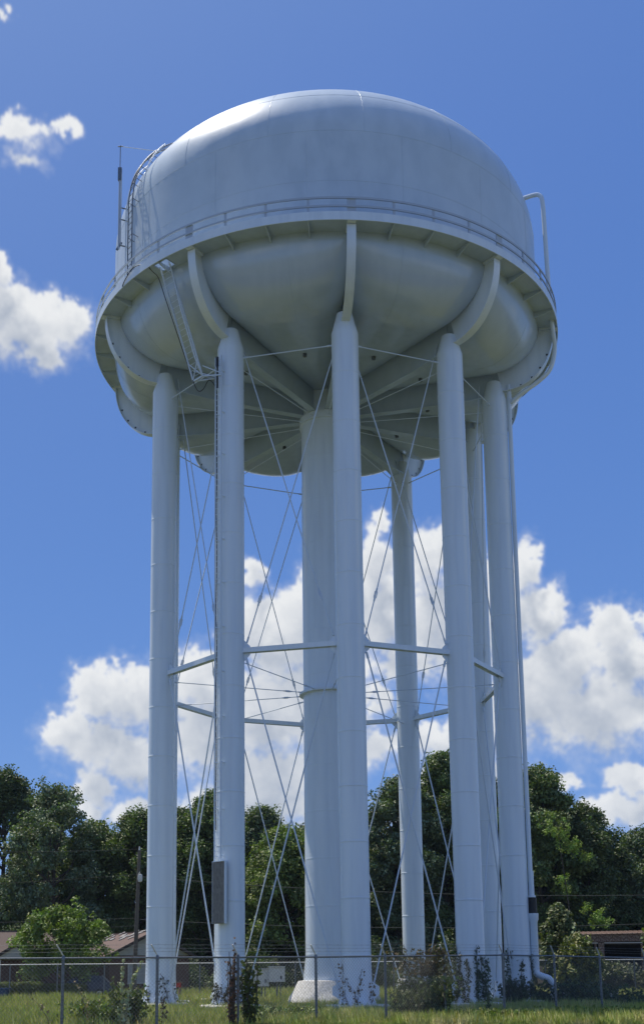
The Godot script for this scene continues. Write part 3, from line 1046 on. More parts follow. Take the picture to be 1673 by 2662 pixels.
# ---------------------------------------------------------------- houses, shed, pole, car behind the tower
func gable_house(h: Node3D, length: float, half: float, eave: float, ridge: float, wall: Material, roof: Material, over := 0.45):
	# the ridge runs along the house's own z axis; the gable we see is at z = 0
	var mb := Mb.new()
	mb.cbox(Vector3(0, eave / 2.0, -length / 2.0), Vector3(half * 2.0 - 0.3, eave, length - 0.3))
	obj("wall", mb, wall, h)
	mb = Mb.new()
	var g := 0.02
	for z in [-0.1, -length + 0.1]:
		mb.hexa([Vector3(-half + 0.1, eave, z - g), Vector3(half - 0.1, eave, z - g), Vector3(0.02, ridge - 0.08, z - g), Vector3(-0.02, ridge - 0.08, z - g), Vector3(-half + 0.1, eave, z + g), Vector3(half - 0.1, eave, z + g), Vector3(0.02, ridge - 0.08, z + g), Vector3(-0.02, ridge - 0.08, z + g)])
	obj("gable_siding", mb, M.siding, h)
	mb = Mb.new()
	var drop := (ridge - eave) / half * over
	for s in [-1.0, 1.0]:
		mb.hexa([Vector3(0, ridge, 0.35), Vector3(s * (half + over), eave - drop, 0.35), Vector3(s * (half + over), eave - drop, -length - 0.35), Vector3(0, ridge, -length - 0.35),
			Vector3(0, ridge + 0.12, 0.35), Vector3(s * (half + over), eave - drop + 0.12, 0.35), Vector3(s * (half + over), eave - drop + 0.12, -length - 0.35), Vector3(0, ridge + 0.12, -length - 0.35)])
	var r := obj("roof", mb, roof, h)
	mb = Mb.new()
	for s in [-1.0, 1.0]:
		mb.beam(Vector3(0, ridge - 0.02, 0.38), Vector3(s * (half + over), eave - drop + 0.02, 0.38), 0.05, 0.24)
	obj("barge_board", mb, M.dark_trim, r)
	mb = Mb.new()
	mb.beam(Vector3(0, ridge + 0.13, 0.3), Vector3(0, ridge + 0.13, -length - 0.3), 0.3, 0.05)
	obj("ridge_cap", mb, roof, r)

func window_at(h: Node3D, c: Vector3, w: float, hh: float):
	var mb := Mb.new()
	for s in [[Vector3(-w / 2, 0, 0), Vector3(0.09, hh + 0.18, 0.08)], [Vector3(w / 2, 0, 0), Vector3(0.09, hh + 0.18, 0.08)], [Vector3(0, hh / 2, 0), Vector3(w - 0.09, 0.09, 0.08)], [Vector3(0, -hh / 2, 0), Vector3(w - 0.09, 0.09, 0.08)], [Vector3(0, 0, 0), Vector3(w - 0.09, 0.05, 0.06)]]:
		mb.cbox(c + s[0], s[1])
	var f := obj("window", mb, M.trim, h)
	mb = Mb.new()
	mb.cbox(c + Vector3(0, 0, -0.01), Vector3(w - 0.09, hh - 0.09, 0.02))
	obj("pane", mb, M.siding, f)

func make_rear():
	var a := thing("brick_house", "brick house with reddish brown roof and dark patches along its ridge", "house", Vector3(-15.2, 0, -100.0), deg_to_rad(33.0))
	gable_house(a, 15.0, 3.75, 3.25, 5.15, M.brick, M.shingle)
	window_at(a, Vector3(-1.1, 1.75, -0.11), 1.7, 1.5)
	var mb := Mb.new()
	rng.seed = 12
	for i in 16:
		var z := -0.8 - rng.randf() * 8.0
		var x := -0.12 - rng.randf() * 1.1
		mb.box(Transform3D(Basis(Vector3(0, 0, 1), 0.467) * Basis(Vector3.UP, rng.randf() * 3.0), Vector3(x, 5.15 + 0.17 + x * 0.507, z)), Vector3(rng.randf_range(0.4, 1.0), 0.05, rng.randf_range(0.2, 0.6)))
	obj("roof_patch", mb, M.tarp, a.get_node("roof"))
	var b := thing("porch_house", "house at the left edge with brown roof and small gabled porch", "house", Vector3(-22.4, 0, -97.5), deg_to_rad(-90.0))
	# ridge across the view: the house's own z axis points left
	gable_house(b, 12.0, 4.0, 3.05, 5.15, M.brick, M.shingle2)
	b.rotation.y = deg_to_rad(90.0)
	var porch := Mb.new()
	# in the house's axes: x runs away from the camera here, and the porch stands on the near side, at -x
	var px := 4.0
	for z in [-0.6, -3.1]:
		porch.cbox(Vector3(-(px + 1.9), 1.5, z), Vector3(0.14, 3.0, 0.14))
	obj("porch_post", porch, M.trim, b)
	mb = Mb.new()
	for s in [-1.0, 1.0]:
		mb.hexa([Vector3(-(px - 1.0), 3.95, -1.85), Vector3(-(px - 1.0), 2.9, -1.85 + s * 1.75), Vector3(-(px + 2.2), 2.9, -1.85 + s * 1.75), Vector3(-(px + 2.2), 3.95, -1.85),
			Vector3(-(px - 1.0), 4.05, -1.85), Vector3(-(px - 1.0), 3.0, -1.85 + s * 1.75), Vector3(-(px + 2.2), 3.0, -1.85 + s * 1.75), Vector3(-(px + 2.2), 4.05, -1.85)])
	var pr := obj("porch_roof", mb, M.shingle2, b)
	mb = Mb.new()
	for s in [-1.0, 1.0]:
		mb.beam(Vector3(-(px + 2.23), 3.98, -1.85), Vector3(-(px + 2.23), 2.93, -1.85 + s * 1.77), 0.06, 0.22, Vector3.RIGHT.cross(Vector3(0, -1.05, s * 1.77)).normalized())
	obj("barge_board", mb, M.dark_trim, pr)
	mb = Mb.new()
	mb.hexa([Vector3(-(px + 2.1), 2.95, -3.4), Vector3(-(px + 2.1), 2.95, -0.3), Vector3(-(px + 2.1), 3.92, -1.83), Vector3(-(px + 2.1), 3.92, -1.87), Vector3(-(px + 2.14), 2.95, -3.4), Vector3(-(px + 2.14), 2.95, -0.3), Vector3(-(px + 2.14), 3.92, -1.83), Vector3(-(px + 2.14), 3.92, -1.87)])
	obj("gable_siding", mb, M.siding, pr)
	# ---- the rusty shed on the right
	var s := thing("open_shed", "rusty flat roofed metal shed with open dark bays at the right", "shed", Vector3(17.2, 0, -95.0))
	mb = Mb.new()
	mb.hexa([Vector3(-0.4, 4.42, 0.4), Vector3(10.5, 4.55, 0.4), Vector3(10.5, 4.95, -7.0), Vector3(-0.4, 4.82, -7.0), Vector3(-0.4, 4.47, 0.4), Vector3(10.5, 4.60, 0.4), Vector3(10.5, 5.0, -7.0), Vector3(-0.4, 4.87, -7.0)])
	for i in 28: mb.beam(Vector3(-0.3 + i * 0.39, 4.49 + i * 0.0046, 0.42), Vector3(-0.3 + i * 0.39, 4.89 + i * 0.0046, -7.0), 0.05, 0.05)
	obj("roof", mb, M.rust, s)
	mb = Mb.new()
	for i in 70:
		mb.cbox(Vector3(-0.2 + i * 0.152, 4.14 + i * 0.0018, 0.22 + (0.03 if i % 2 else 0.0)), Vector3(0.151, 0.56, 0.03))
	obj("fascia_sheeting", mb, M.rust, s).set_meta("kind", "stuff")
	for x in [0.1, 3.55, 7.1, 10.2]:
		mb = Mb.new()
		mb.cbox(Vector3(x, 1.93, 0.1), Vector3(0.42, 3.86, 0.2))
		mb.cbox(Vector3(x - 0.42, 1.93, 0.06), Vector3(0.14, 3.86, 0.1))
		obj("post", mb, M.rust, s)
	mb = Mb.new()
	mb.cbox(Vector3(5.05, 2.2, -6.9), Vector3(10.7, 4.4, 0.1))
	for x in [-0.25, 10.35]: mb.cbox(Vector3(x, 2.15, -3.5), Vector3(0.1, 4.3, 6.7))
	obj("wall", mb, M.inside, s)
	mb = Mb.new()
	for x in [[-0.1, 3.3], [3.8, 6.8], [7.4, 10.0]]: mb.cbox(Vector3((x[0] + x[1]) / 2, 3.83, 0.12), Vector3(x[1] - x[0], 0.07, 0.1))
	obj("lintel", mb, M.trim, s)
	# ---- utility pole and wires
	var p := thing("utility_pole", "leaning weathered wooden utility pole with small lamp beside the left leg", "utility pole", Vector3(-15.75, 0, -95.0))
	mb = Mb.new()
	mb.tube([Vector3(0, -0.3, 0), Vector3(0.3, 11.5, 0)], [0.19, 0.13], 10)
	obj("shaft", mb, M.pole, p)
	mb = Mb.new()
	mb.lathe([[0.0, 11.5], [0.07, 11.5], [0.08, 11.62], [0.04, 11.8], [0.0, 11.82]], 10, 0, TAU, Vector3(0.3, 0, 0))
	obj("insulator", mb, M.cabinet, p)
	mb = Mb.new()
	mb.tube([Vector3(0.24, 9.55, 0.1), Vector3(0.4, 9.75, 0.25)], 0.03, 6)
	mb.lathe([[0.0, 8.95], [0.15, 8.97], [0.2, 9.2], [0.17, 9.55], [0.0, 9.6]], 12, 0, TAU, Vector3(0.42, 0, 0.25))
	obj("lamp", mb, M.cabinet, p)
	var wires := [
		["thin power line running left from the top of the wooden pole", Vector3(-15.45, 11.6, -95), Vector3(-60, 13.6, -92), 0.9, 0.025],
		["second power line left of the pole, a third of the way down", Vector3(-15.5, 9.6, -95), Vector3(-60, 9.6, -93), 0.9, 0.022],
		["cable running left from halfway down the wooden pole above the small tree", Vector3(-15.62, 6.1, -95), Vector3(-60, 6.6, -93), 0.5, 0.03],
		["lower cable left of the pole, passing behind the small tree", Vector3(-15.65, 5.5, -95), Vector3(-60, 5.7, -93), 0.6, 0.024],
		["upper power line crossing the trees right of the tower above the shed", Vector3(-15.4, 9.4, -95), Vector3(70, 10.2, -91), 2.4, 0.04],
		["lower cable rising to the right just above the rusty shed roof", Vector3(-15.6, 6.0, -95), Vector3(70, 9.0, -91), 2.2, 0.04],
		["low cable behind the two white cabinets, near the foot of the trees", Vector3(-15.6, 4.6, -95), Vector3(70, 4.6, -93), 0.9, 0.02]]
	for w in wires:
		var pts := []
		for i in 25:
			var t := i / 24.0
			pts.append((w[1] as Vector3).lerp(w[2], t) - Vector3(0, w[3] * 4.0 * t * (1.0 - t), 0))
		mb = Mb.new()
		mb.tube(pts, w[4] * 0.55, 5)
		tag(obj("power_line", mb, M.cable), w[0], "cable", "overhead wires behind the tower")
	make_car()
	# ---- odds and ends in the yard
	var rk := thing("clothes_rack", "low wooden frame with red and pale green cloths hung over it", "rack", Vector3(-11.15, 0, -81.0), deg_to_rad(-8.0))
	for x in [-0.85, 0.85]:
		mb = Mb.new()
		mb.cbox(Vector3(x, 0.62, 0), Vector3(0.1, 1.24, 0.1))
		mb.beam(Vector3(x, 0, 0.5), Vector3(x, 1.1, 0), 0.07, 0.07)
		obj("post", mb, M.wood, rk)
	for y in [0.95, 1.2]:
		mb = Mb.new()
		mb.beam(Vector3(-1.05, y + 0.08, 0.06), Vector3(1.1, y - 0.1, 0.06), 0.05, 0.09)
		obj("crossbar", mb, M.wood, rk)
	for q in [[-0.35, 0.9, M.red, "red_cloth"], [0.62, 0.95, M.red, "red_cloth"], [-0.42, 1.3, M.mint, "green_cloth"]]:
		mb = Mb.new()
		for i in 5:
			var x: float = q[0] - 0.22 + i * 0.11
			mb.quad(Vector3(x, q[1] + 0.17, 0.12 + 0.03 * sin(i * 2.0)), Vector3(x + 0.11, q[1] + 0.15, 0.12 + 0.03 * sin(i * 2.0 + 2.0)), Vector3(x + 0.11, q[1] - 0.15 + 0.03 * sin(i * 3.0), 0.18), Vector3(x, q[1] - 0.14, 0.17))
		obj(q[3], mb, q[2], rk)
	var bin := thing("storage_tub", "dark blue plastic tub on the grass at the left edge", "tub", Vector3(-23.3, 0, -84.0))
	mb = Mb.new()
	mb.hexa([Vector3(-0.5, 0, 0.4), Vector3(0.5, 0, 0.4), Vector3(0.5, 0, -0.4), Vector3(-0.5, 0, -0.4), Vector3(-0.6, 0.75, 0.5), Vector3(0.6, 0.75, 0.5), Vector3(0.6, 0.75, -0.5), Vector3(-0.6, 0.75, -0.5)])
	obj("body", mb, M.blue, bin)
	mb = Mb.new()
	mb.cbox(Vector3(0, 0.79, 0), Vector3(1.3, 0.07, 1.1))
	obj("lid", mb, M.blue, bin)

func make_car():
	var c := thing("parked_car", "dark car parked in front of the brick house behind the fence", "car", Vector3(-18.6, 0, -89.0), 0.06)
	# side outline, x from the tail (+) to the nose (-)
	var out := [[-2.3, 0.45], [-2.35, 0.75], [-2.2, 0.98], [-1.1, 1.08], [-0.45, 1.58], [0.2, 1.66], [1.5, 1.62], [2.0, 1.15], [2.25, 1.05], [2.3, 0.5], [1.9, 0.32], [-1.9, 0.32]]
	var mb := Mb.new()
	var mid := Vector3(0, 0.85, 0)
	for i in out.size():
		var a: Array = out[i]
		var b: Array = out[(i + 1) % out.size()]
		var na := 0.86 if a[1] < 1.2 else 0.68
		var nb := 0.86 if b[1] < 1.2 else 0.68
		mb.quad(Vector3(a[0], a[1], na), Vector3(b[0], b[1], nb), Vector3(b[0], b[1], -nb), Vector3(a[0], a[1], -na))
		for s in [-1.0, 1.0]:
			var m := Vector3(0.0, 0.9, 0.88 * s)
			var n := Vector3(0, 0.2, s).normalized()
			mb.tri(m, Vector3(a[0], a[1], na * s), Vector3(b[0], b[1], nb * s), n, n, n)
	obj("body", mb, M.car, c)
	for x in [-1.4, 1.4]:
		for s in [-1.0, 1.0]:
			mb = Mb.new()
			mb.tube([Vector3(x, 0.34, 0.66 * s), Vector3(x, 0.34, 0.9 * s)], 0.34, 18)
			var w := obj("wheel", mb, M.tyre, c)
			mb = Mb.new()
			mb.tube([Vector3(x, 0.34, 0.88 * s), Vector3(x, 0.34, 0.915 * s)], 0.2, 14)
			obj("rim", mb, M.chrome, w)
	mb = Mb.new()
	mb.hexa([Vector3(-0.95, 1.12, 0.872), Vector3(1.6, 1.14, 0.872), Vector3(1.3, 1.52, 0.76), Vector3(-0.4, 1.52, 0.76), Vector3(-0.95, 1.12, 0.862), Vector3(1.6, 1.14, 0.862), Vector3(1.3, 1.52, 0.75), Vector3(-0.4, 1.52, 0.75)])
	obj("side_window", mb, M.glass, c)
	for s in [-1.0, 1.0]:
		mb = Mb.new()
		mb.cbox(Vector3(-2.3, 0.82, 0.62 * s), Vector3(0.12, 0.16, 0.3))
		obj("headlight", mb, M.chrome, c)
	mb = Mb.new()
	mb.cbox(Vector3(-2.36, 0.55, 0), Vector3(0.1, 0.14, 1.7))
	obj("bumper", mb, M.chrome, c)

# ---------------------------------------------------------------- trees
func make_trees():
	var dark := Color(0.10, 0.138, 0.05)
	var mid := Color(0.135, 0.185, 0.06)
	var light := Color(0.17, 0.225, 0.055)
	var grey := Color(0.145, 0.19, 0.10)
	var g := "trees along the edge of the wood behind the tower"
	var rows := [
		["tall dark tree cut off by the left edge of the picture", -35.0, -125.0, 23.5, 9.0, dark, 2300, 16, 0.0],
		["open crowned oak with sky showing through its top, second from the left", -27.6, -117.0, 20.8, 8.6, grey, 1900, 17, 0.33],
		["lower tree with a ragged top left of the wooden pole", -24.5, -122.0, 17.6, 7.0, mid, 1900, 14, 0.2],
		["rounded tree behind the wooden pole, just left of the left leg", -19.6, -121.0, 18.6, 7.6, mid, 2200, 15, 0.15],
		["dark tree partly behind the outermost left leg", -16.2, -124.0, 19.0, 7.2, dark, 2200, 15, 0.1],
		["tree seen between the left leg and the ladder leg", -12.2, -122.0, 20.3, 7.2, mid, 2300, 15, 0.1],
		["tree with two pointed tops right beside the ladder leg", -7.2, -121.0, 18.6, 6.2, grey, 1900, 14, 0.15],
		["broad bright leaved tree between the ladder leg and the central riser", -4.3, -114.0, 15.6, 8.4, light, 2400, 18, 0.0],
		["small dark tree top just left of the central riser", -1.5, -126.0, 18.0, 6.4, grey, 2000, 13, 0.1],
		["dark tree hidden behind the central riser and nearest leg", 2.6, -124.0, 18.0, 7.0, dark, 1900, 13, 0.0],
		["shaggy tree left of the slim back leg", 7.0, -119.0, 21.3, 7.0, grey, 2300, 16, 0.12],
		["tallest pointed tree right of the slim back leg", 11.3, -122.0, 24.2, 7.4, mid, 2600, 18, 0.12],
		["tree behind the right hand legs", 16.0, -124.0, 22.0, 7.0, dark, 2000, 14, 0.0],
		["tall tree immediately right of the outermost right leg", 20.4, -118.0, 21.8, 7.4, mid, 2500, 17, 0.1],
		["sloping shouldered dark tree behind the rusty shed", 25.0, -120.0, 18.2, 7.6, dark, 2500, 16, 0.08],
		["pale green tree at the right edge of the picture", 32.0, -124.0, 16.2, 8.0, grey, 2600, 16, 0.05],
	]
	var i := 0
	for r in rows:
		tree("woodland_tree", r[0], g, Vector3(r[1], 0, r[2]), r[3] - 0.4, r[4], 2.6, r[5], r[6], r[7], 300 + i, r[8] + 0.12, clumps, "tree", 1.3)
		i += 1
	var rear := [
		["dark tree deeper in the wood behind the open crowned oak", -31.5, -134.0, 17.5], ["dark tree deeper in the wood, behind the ragged tree left of the pole", -24.5, -135.0, 17.0],
		["dark tree deeper in the wood, behind the left leg", -17.5, -134.0, 16.5], ["dark tree deeper in the wood, behind the ladder leg", -10.0, -135.0, 17.0],
		["dark tree deeper in the wood, behind the bright leaved tree", -3.0, -134.0, 15.5], ["dark tree deeper in the wood, behind the nearest leg", 4.0, -135.0, 15.5],
		["dark tree deeper in the wood, behind the slim back leg", 11.0, -134.0, 18.0], ["dark tree deeper in the wood, behind the right hand legs", 17.5, -134.0, 19.0],
		["dark tree deeper in the wood, behind the shed's left end", 24.0, -135.0, 16.5], ["dark tree deeper in the wood, behind the pale tree at the right edge", 32.0, -137.0, 14.5]]
	for r in rear:
		tree("background_tree", r[0], "second row of trees in the wood", Vector3(r[1], 0, r[2]), r[3], 8.6, 1.5, dark, 1700, 14, 400 + i, 0.0, clumps, "tree", 1.25)
		i += 1
	# undergrowth that closes the foot of the wood
	rng.seed = 91
	var where := []
	var cols := []
	for k in 5200:
		var x := rng.randf_range(-42.0, 40.0)
		var z := rng.randf_range(-114.0, -106.0)
		var h := 3.4 + 1.6 * sin(x * 0.7) + 1.0 * sin(x * 1.9 + 1.0)
		where.append(Transform3D(Basis.from_euler(Vector3(rng.randf(), rng.randf() * TAU, rng.randf())).scaled(Vector3.ONE * rng.randf_range(0.7, 1.2)), Vector3(x, rng.randf() * h * (1.0 - absf(z + 110.0) * 0.1), z)))
		cols.append(tint(dark * 0.9, 0.25))
	var u := scatter("undergrowth", clumps[0], M.leaf, where, cols)
	tag(u, "dark bushy undergrowth along the foot of the wood", "undergrowth")
	u.set_meta("kind", "stuff")
	# nearer small trees and bushes
	tree("small_tree", "small bright green tree in front of the two houses on the left", "", Vector3(-20.3, 0, -89.5), 6.7, 7.4, 1.5, Color(0.19, 0.26, 0.06), 1000, 14, 501, 0.40, big_clumps)
	tree("leafy_bush", "tall pale green bush beside the outermost right leg, left of the shed", "", Vector3(15.6, 0, -84.5), 6.0, 2.6, 0.6, Color(0.14, 0.17, 0.065), 520, 12, 502, 0.12, big_clumps, "bush")
	tree("leafy_bush", "yellowish bush in front of the shed's left bay", "", Vector3(16.4, 0, -82.5), 3.9, 3.0, 0.4, Color(0.18, 0.20, 0.06), 420, 10, 503, 0.12, big_clumps, "bush")
	tree("leafy_bush", "bush hiding the right end of the shed at the picture's edge", "", Vector3(23.3, 0, -85.0), 5.2, 3.6, 0.4, Color(0.17, 0.20, 0.06), 560, 12, 504, 0.12, big_clumps, "bush")
	tree("leafy_bush", "low scrubby bush under the shed's dark opening", "", Vector3(19.4, 0, -87.0), 2.1, 4.2, 0.2, Color(0.12, 0.14, 0.06), 300, 9, 505, 0.1, big_clumps, "bush")
	tree("leafy_bush", "dark low bush beside the shed's right post", "", Vector3(21.5, 0, -90.0), 1.9, 3.0, 0.2, Color(0.09, 0.105, 0.05), 240, 8, 506, 0.1, big_clumps, "bush")
	# bright young shoots that catch the sun before the dark trees
	rng.seed = 97
	var shoot := thing("sapling", "slender sapling with bright sunlit leaves before the dark trees right of the tower", "tree", Vector3(21.0, 0, -109.0))
	var sb := Mb.new()
	sb.tube([Vector3(0.6, 0, 0), Vector3(0.2, 7.0, 0), Vector3(-0.6, 15.0, 0.2)], [0.09, 0.06, 0.02], 6)
	obj("trunk", sb, M.bark, shoot)
	where = []
	cols = []
	for q in [[-0.9, 14.4, 0.9, 26], [0.1, 13.6, 0.8, 22], [0.9, 12.9, 0.7, 18], [1.6, 11.9, 0.6, 12], [-0.3, 9.9, 0.5, 8], [0.1, 9.0, 0.5, 8], [1.6, 7.2, 0.5, 8], [2.6, 6.4, 0.7, 16], [3.2, 5.9, 0.6, 12]]:
		for k in q[3]:
			where.append(Transform3D(Basis.from_euler(Vector3(rng.randf(), rng.randf() * TAU, rng.randf())).scaled(Vector3.ONE * 0.8), Vector3(q[0] + rng.randfn() * q[2] * 0.5, q[1] + rng.randfn() * q[2] * 0.5, rng.randfn() * 0.4)))
			cols.append(tint(Color(0.26, 0.36, 0.07), 0.2))
	scatter("leaves", big_clumps[0], M.leaf, where, cols, shoot)
	# a trimmed hedge by the porch
	rng.seed = 95
	where = []
	cols = []
	for k in 900:
		var p := Vector3(rng.randf_range(-1.9, 1.9), rng.randf_range(0.1, 1.15), rng.randf_range(-0.5, 0.5))
		where.append(Transform3D(Basis.from_euler(Vector3(rng.randf(), rng.randf() * TAU, rng.randf())).scaled(Vector3.ONE * 0.35), p))
		cols.append(tint(Color(0.14, 0.17, 0.03), 0.2))
	var hd := thing("clipped_hedge", "yellow green clipped hedge in front of the porch", "hedge", Vector3(-22.9, 0, -86.5), 0.0)
	scatter("foliage", clumps[1], M.leaf, where, cols, hd)
	var st := Mb.new()
	for k in 8: st.tube([Vector3(-1.6 + k * 0.45, 0, 0), Vector3(-1.55 + k * 0.45, 0.9, 0.1)], 0.025, 5)
	obj("stems", st, M.bark, hd)
	var h2 := hd.duplicate()
	h2.name = numbered("clipped_hedge")
	add_child(h2)
	h2.position = Vector3(-20.0, -0.15, -87.5)
	tag(h2, "darker end of the hedge behind the dark car's nose", "hedge")

# ---------------------------------------------------------------- fences
func wire_net(pts: Array, bottom: float, tops: Array, pitch: float, r: float) -> Mb:
	# crossing wires along a line of posts; x along the run
	var mb := Mb.new()
	for i in pts.size() - 1:
		var a: Vector3 = pts[i]
		var b: Vector3 = pts[i + 1]
		var len := a.distance_to(b)
		var h: float = (tops[i] + tops[i + 1]) / 2.0 - bottom
		var n := int((len + h) / pitch)
		var nrm := (b - a).cross(Vector3.UP).normalized() * r
		for s in [-1.0, 1.0]:
			for k in n + 1:
				var x := k * pitch
				var x0 := minf(x, len)
				var y0 := maxf(0.0, x - len)
				var x1 := maxf(0.0, x - h)
				var y1 := minf(h, x)
				if s < 0: 
					x0 = len - x0
					x1 = len - x1
				var d := (b - a) / len
				var p := a + d * x0 + Vector3(0, bottom + y0, 0)
				var q := a + d * x1 + Vector3(0, bottom + y1, 0)
				if p.distance_to(q) < 0.02: continue
				var along := (q - p).normalized()
				var side := along.cross(nrm.normalized()).normalized() * r
				var o: Vector3 = nrm * (1.1 * s)
				# a slim three-sided wire
				var c := [side, -side * 0.5 + nrm * 0.87, -side * 0.5 - nrm * 0.87]
				for e in 3:
					var u: Vector3 = c[e]
					var v: Vector3 = c[(e + 1) % 3]
					mb.quadn(p + u + o, p + v + o, q + v + o, q + u + o, u.normalized(), v.normalized(), v.normalized(), u.normalized())
	return mb

func make_fences():
	# near fence: from left to right it runs away from the camera
	var near := [[-11.4, -33.6, 2.08], [-7.77, -34.5, 2.09], [-5.2, -35.5, 2.10], [-2.92, -36.8, 2.11], [-0.58, -38.4, 2.12], [1.68, -40.2, 2.15], [3.80, -42.2, 2.18], [6.13, -44.4, 2.22], [8.42, -46.8, 2.20], [10.73, -49.5, 2.18], [13.16, -52.0, 2.16]]
	var f := thing("chain_link_fence", "near galvanised chain link fence with barbed wire arms across the foreground", "fence")
	var pts := []
	var tops := []
	for q in near:
		pts.append(Vector3(q[0], 0, q[1]))
		tops.append(q[2])
	var mb: Mb
	var fwd := Vector3(-0.45, 0, 0.25)
	for i in near.size():
		mb = Mb.new()
		var p: Vector3 = pts[i]
		mb.tube([p, p + Vector3(0, tops[i] + 0.02, 0)], 0.045, 10)
		mb.lathe([[0.052, tops[i] - 0.06], [0.056, tops[i] + 0.02], [0.03, tops[i] + 0.08], [0.0, tops[i] + 0.09]], 10, 0, TAU, p)
		for y in [0.4, 0.9, 1.4]: mb.lathe([[0.048, y], [0.052, y], [0.052, y + 0.03], [0.048, y + 0.03]], 10, 0, TAU, p)
		var o := obj("post", mb, M.steel, f)
		mb = Mb.new()
		var k := p + Vector3(0, tops[i] + 0.06, 0)
		mb.beam(k, k + Vector3(-0.15, 0.32, 0.22), 0.045, 0.02)
		obj("barbed_wire_arm", mb, M.cabinet, o)
	mb = Mb.new()
	var line := []
	for i in pts.size(): line.append(pts[i] + Vector3(0, tops[i], 0))
	mb.tube(line, 0.028, 8)
	obj("top_rail", mb, M.steel, f)
	obj("wire_mesh", wire_net(pts, 0.03, tops, 0.118, 0.0030), M.mesh, f).set_meta("kind", "stuff")
	for t in [0.35, 0.65, 0.97]:
		line = []
		for i in pts.size():
			var a: Vector3 = pts[i] + Vector3(0, tops[i] + 0.07, 0) + Vector3(-0.15, 0.32, 0.22) * t
			if i > 0:
				for j in range(1, 4): line.append((line[-1] as Vector3).lerp(a, j / 4.0) + Vector3(0, -0.01, 0))
			line.append(a)
		mb = Mb.new()
		mb.tube(line, 0.003, 4)
		for i in line.size() - 1:
			for j in 3:
				var c: Vector3 = (line[i] as Vector3).lerp(line[i + 1], j / 3.0)
				mb.tube([c + Vector3(-0.02, -0.03, 0.01), c + Vector3(0.02, 0.03, -0.01)], 0.002, 3)
		obj("barbed_wire", mb, M.wire, f)
	# rear fence, behind the tower
	var r := thing("chain_link_fence", "far chain link fence with pale rails behind the tower", "fence")
	var xs := [-29.5, -26.1, -22.65, -19.3, -16.0, -12.7, -9.33, -6.0, -2.7, 0.7, 4.1, 7.5, 10.9, 14.5, 17.9, 20.53, 23.8, 27.0]
	pts = []
	tops = []
	for x in xs:
		pts.append(Vector3(x, 0, -84.0))
		tops.append(2.42)
		mb = Mb.new()
		mb.tube([Vector3(x, 0, -84), Vector3(x, 2.44, -84)], 0.05, 8)
		obj("post", mb, M.steel, r)
	mb = Mb.new()
	mb.tube([Vector3(xs[0], 2.42, -84), Vector3(xs[-1], 2.42, -84)], 0.04, 6)
	obj("top_rail", mb, M.cabinet, r)
	obj("wire_mesh", wire_net(pts, 0.05, tops, 0.16, 0.004), M.wire, r).set_meta("kind", "stuff")

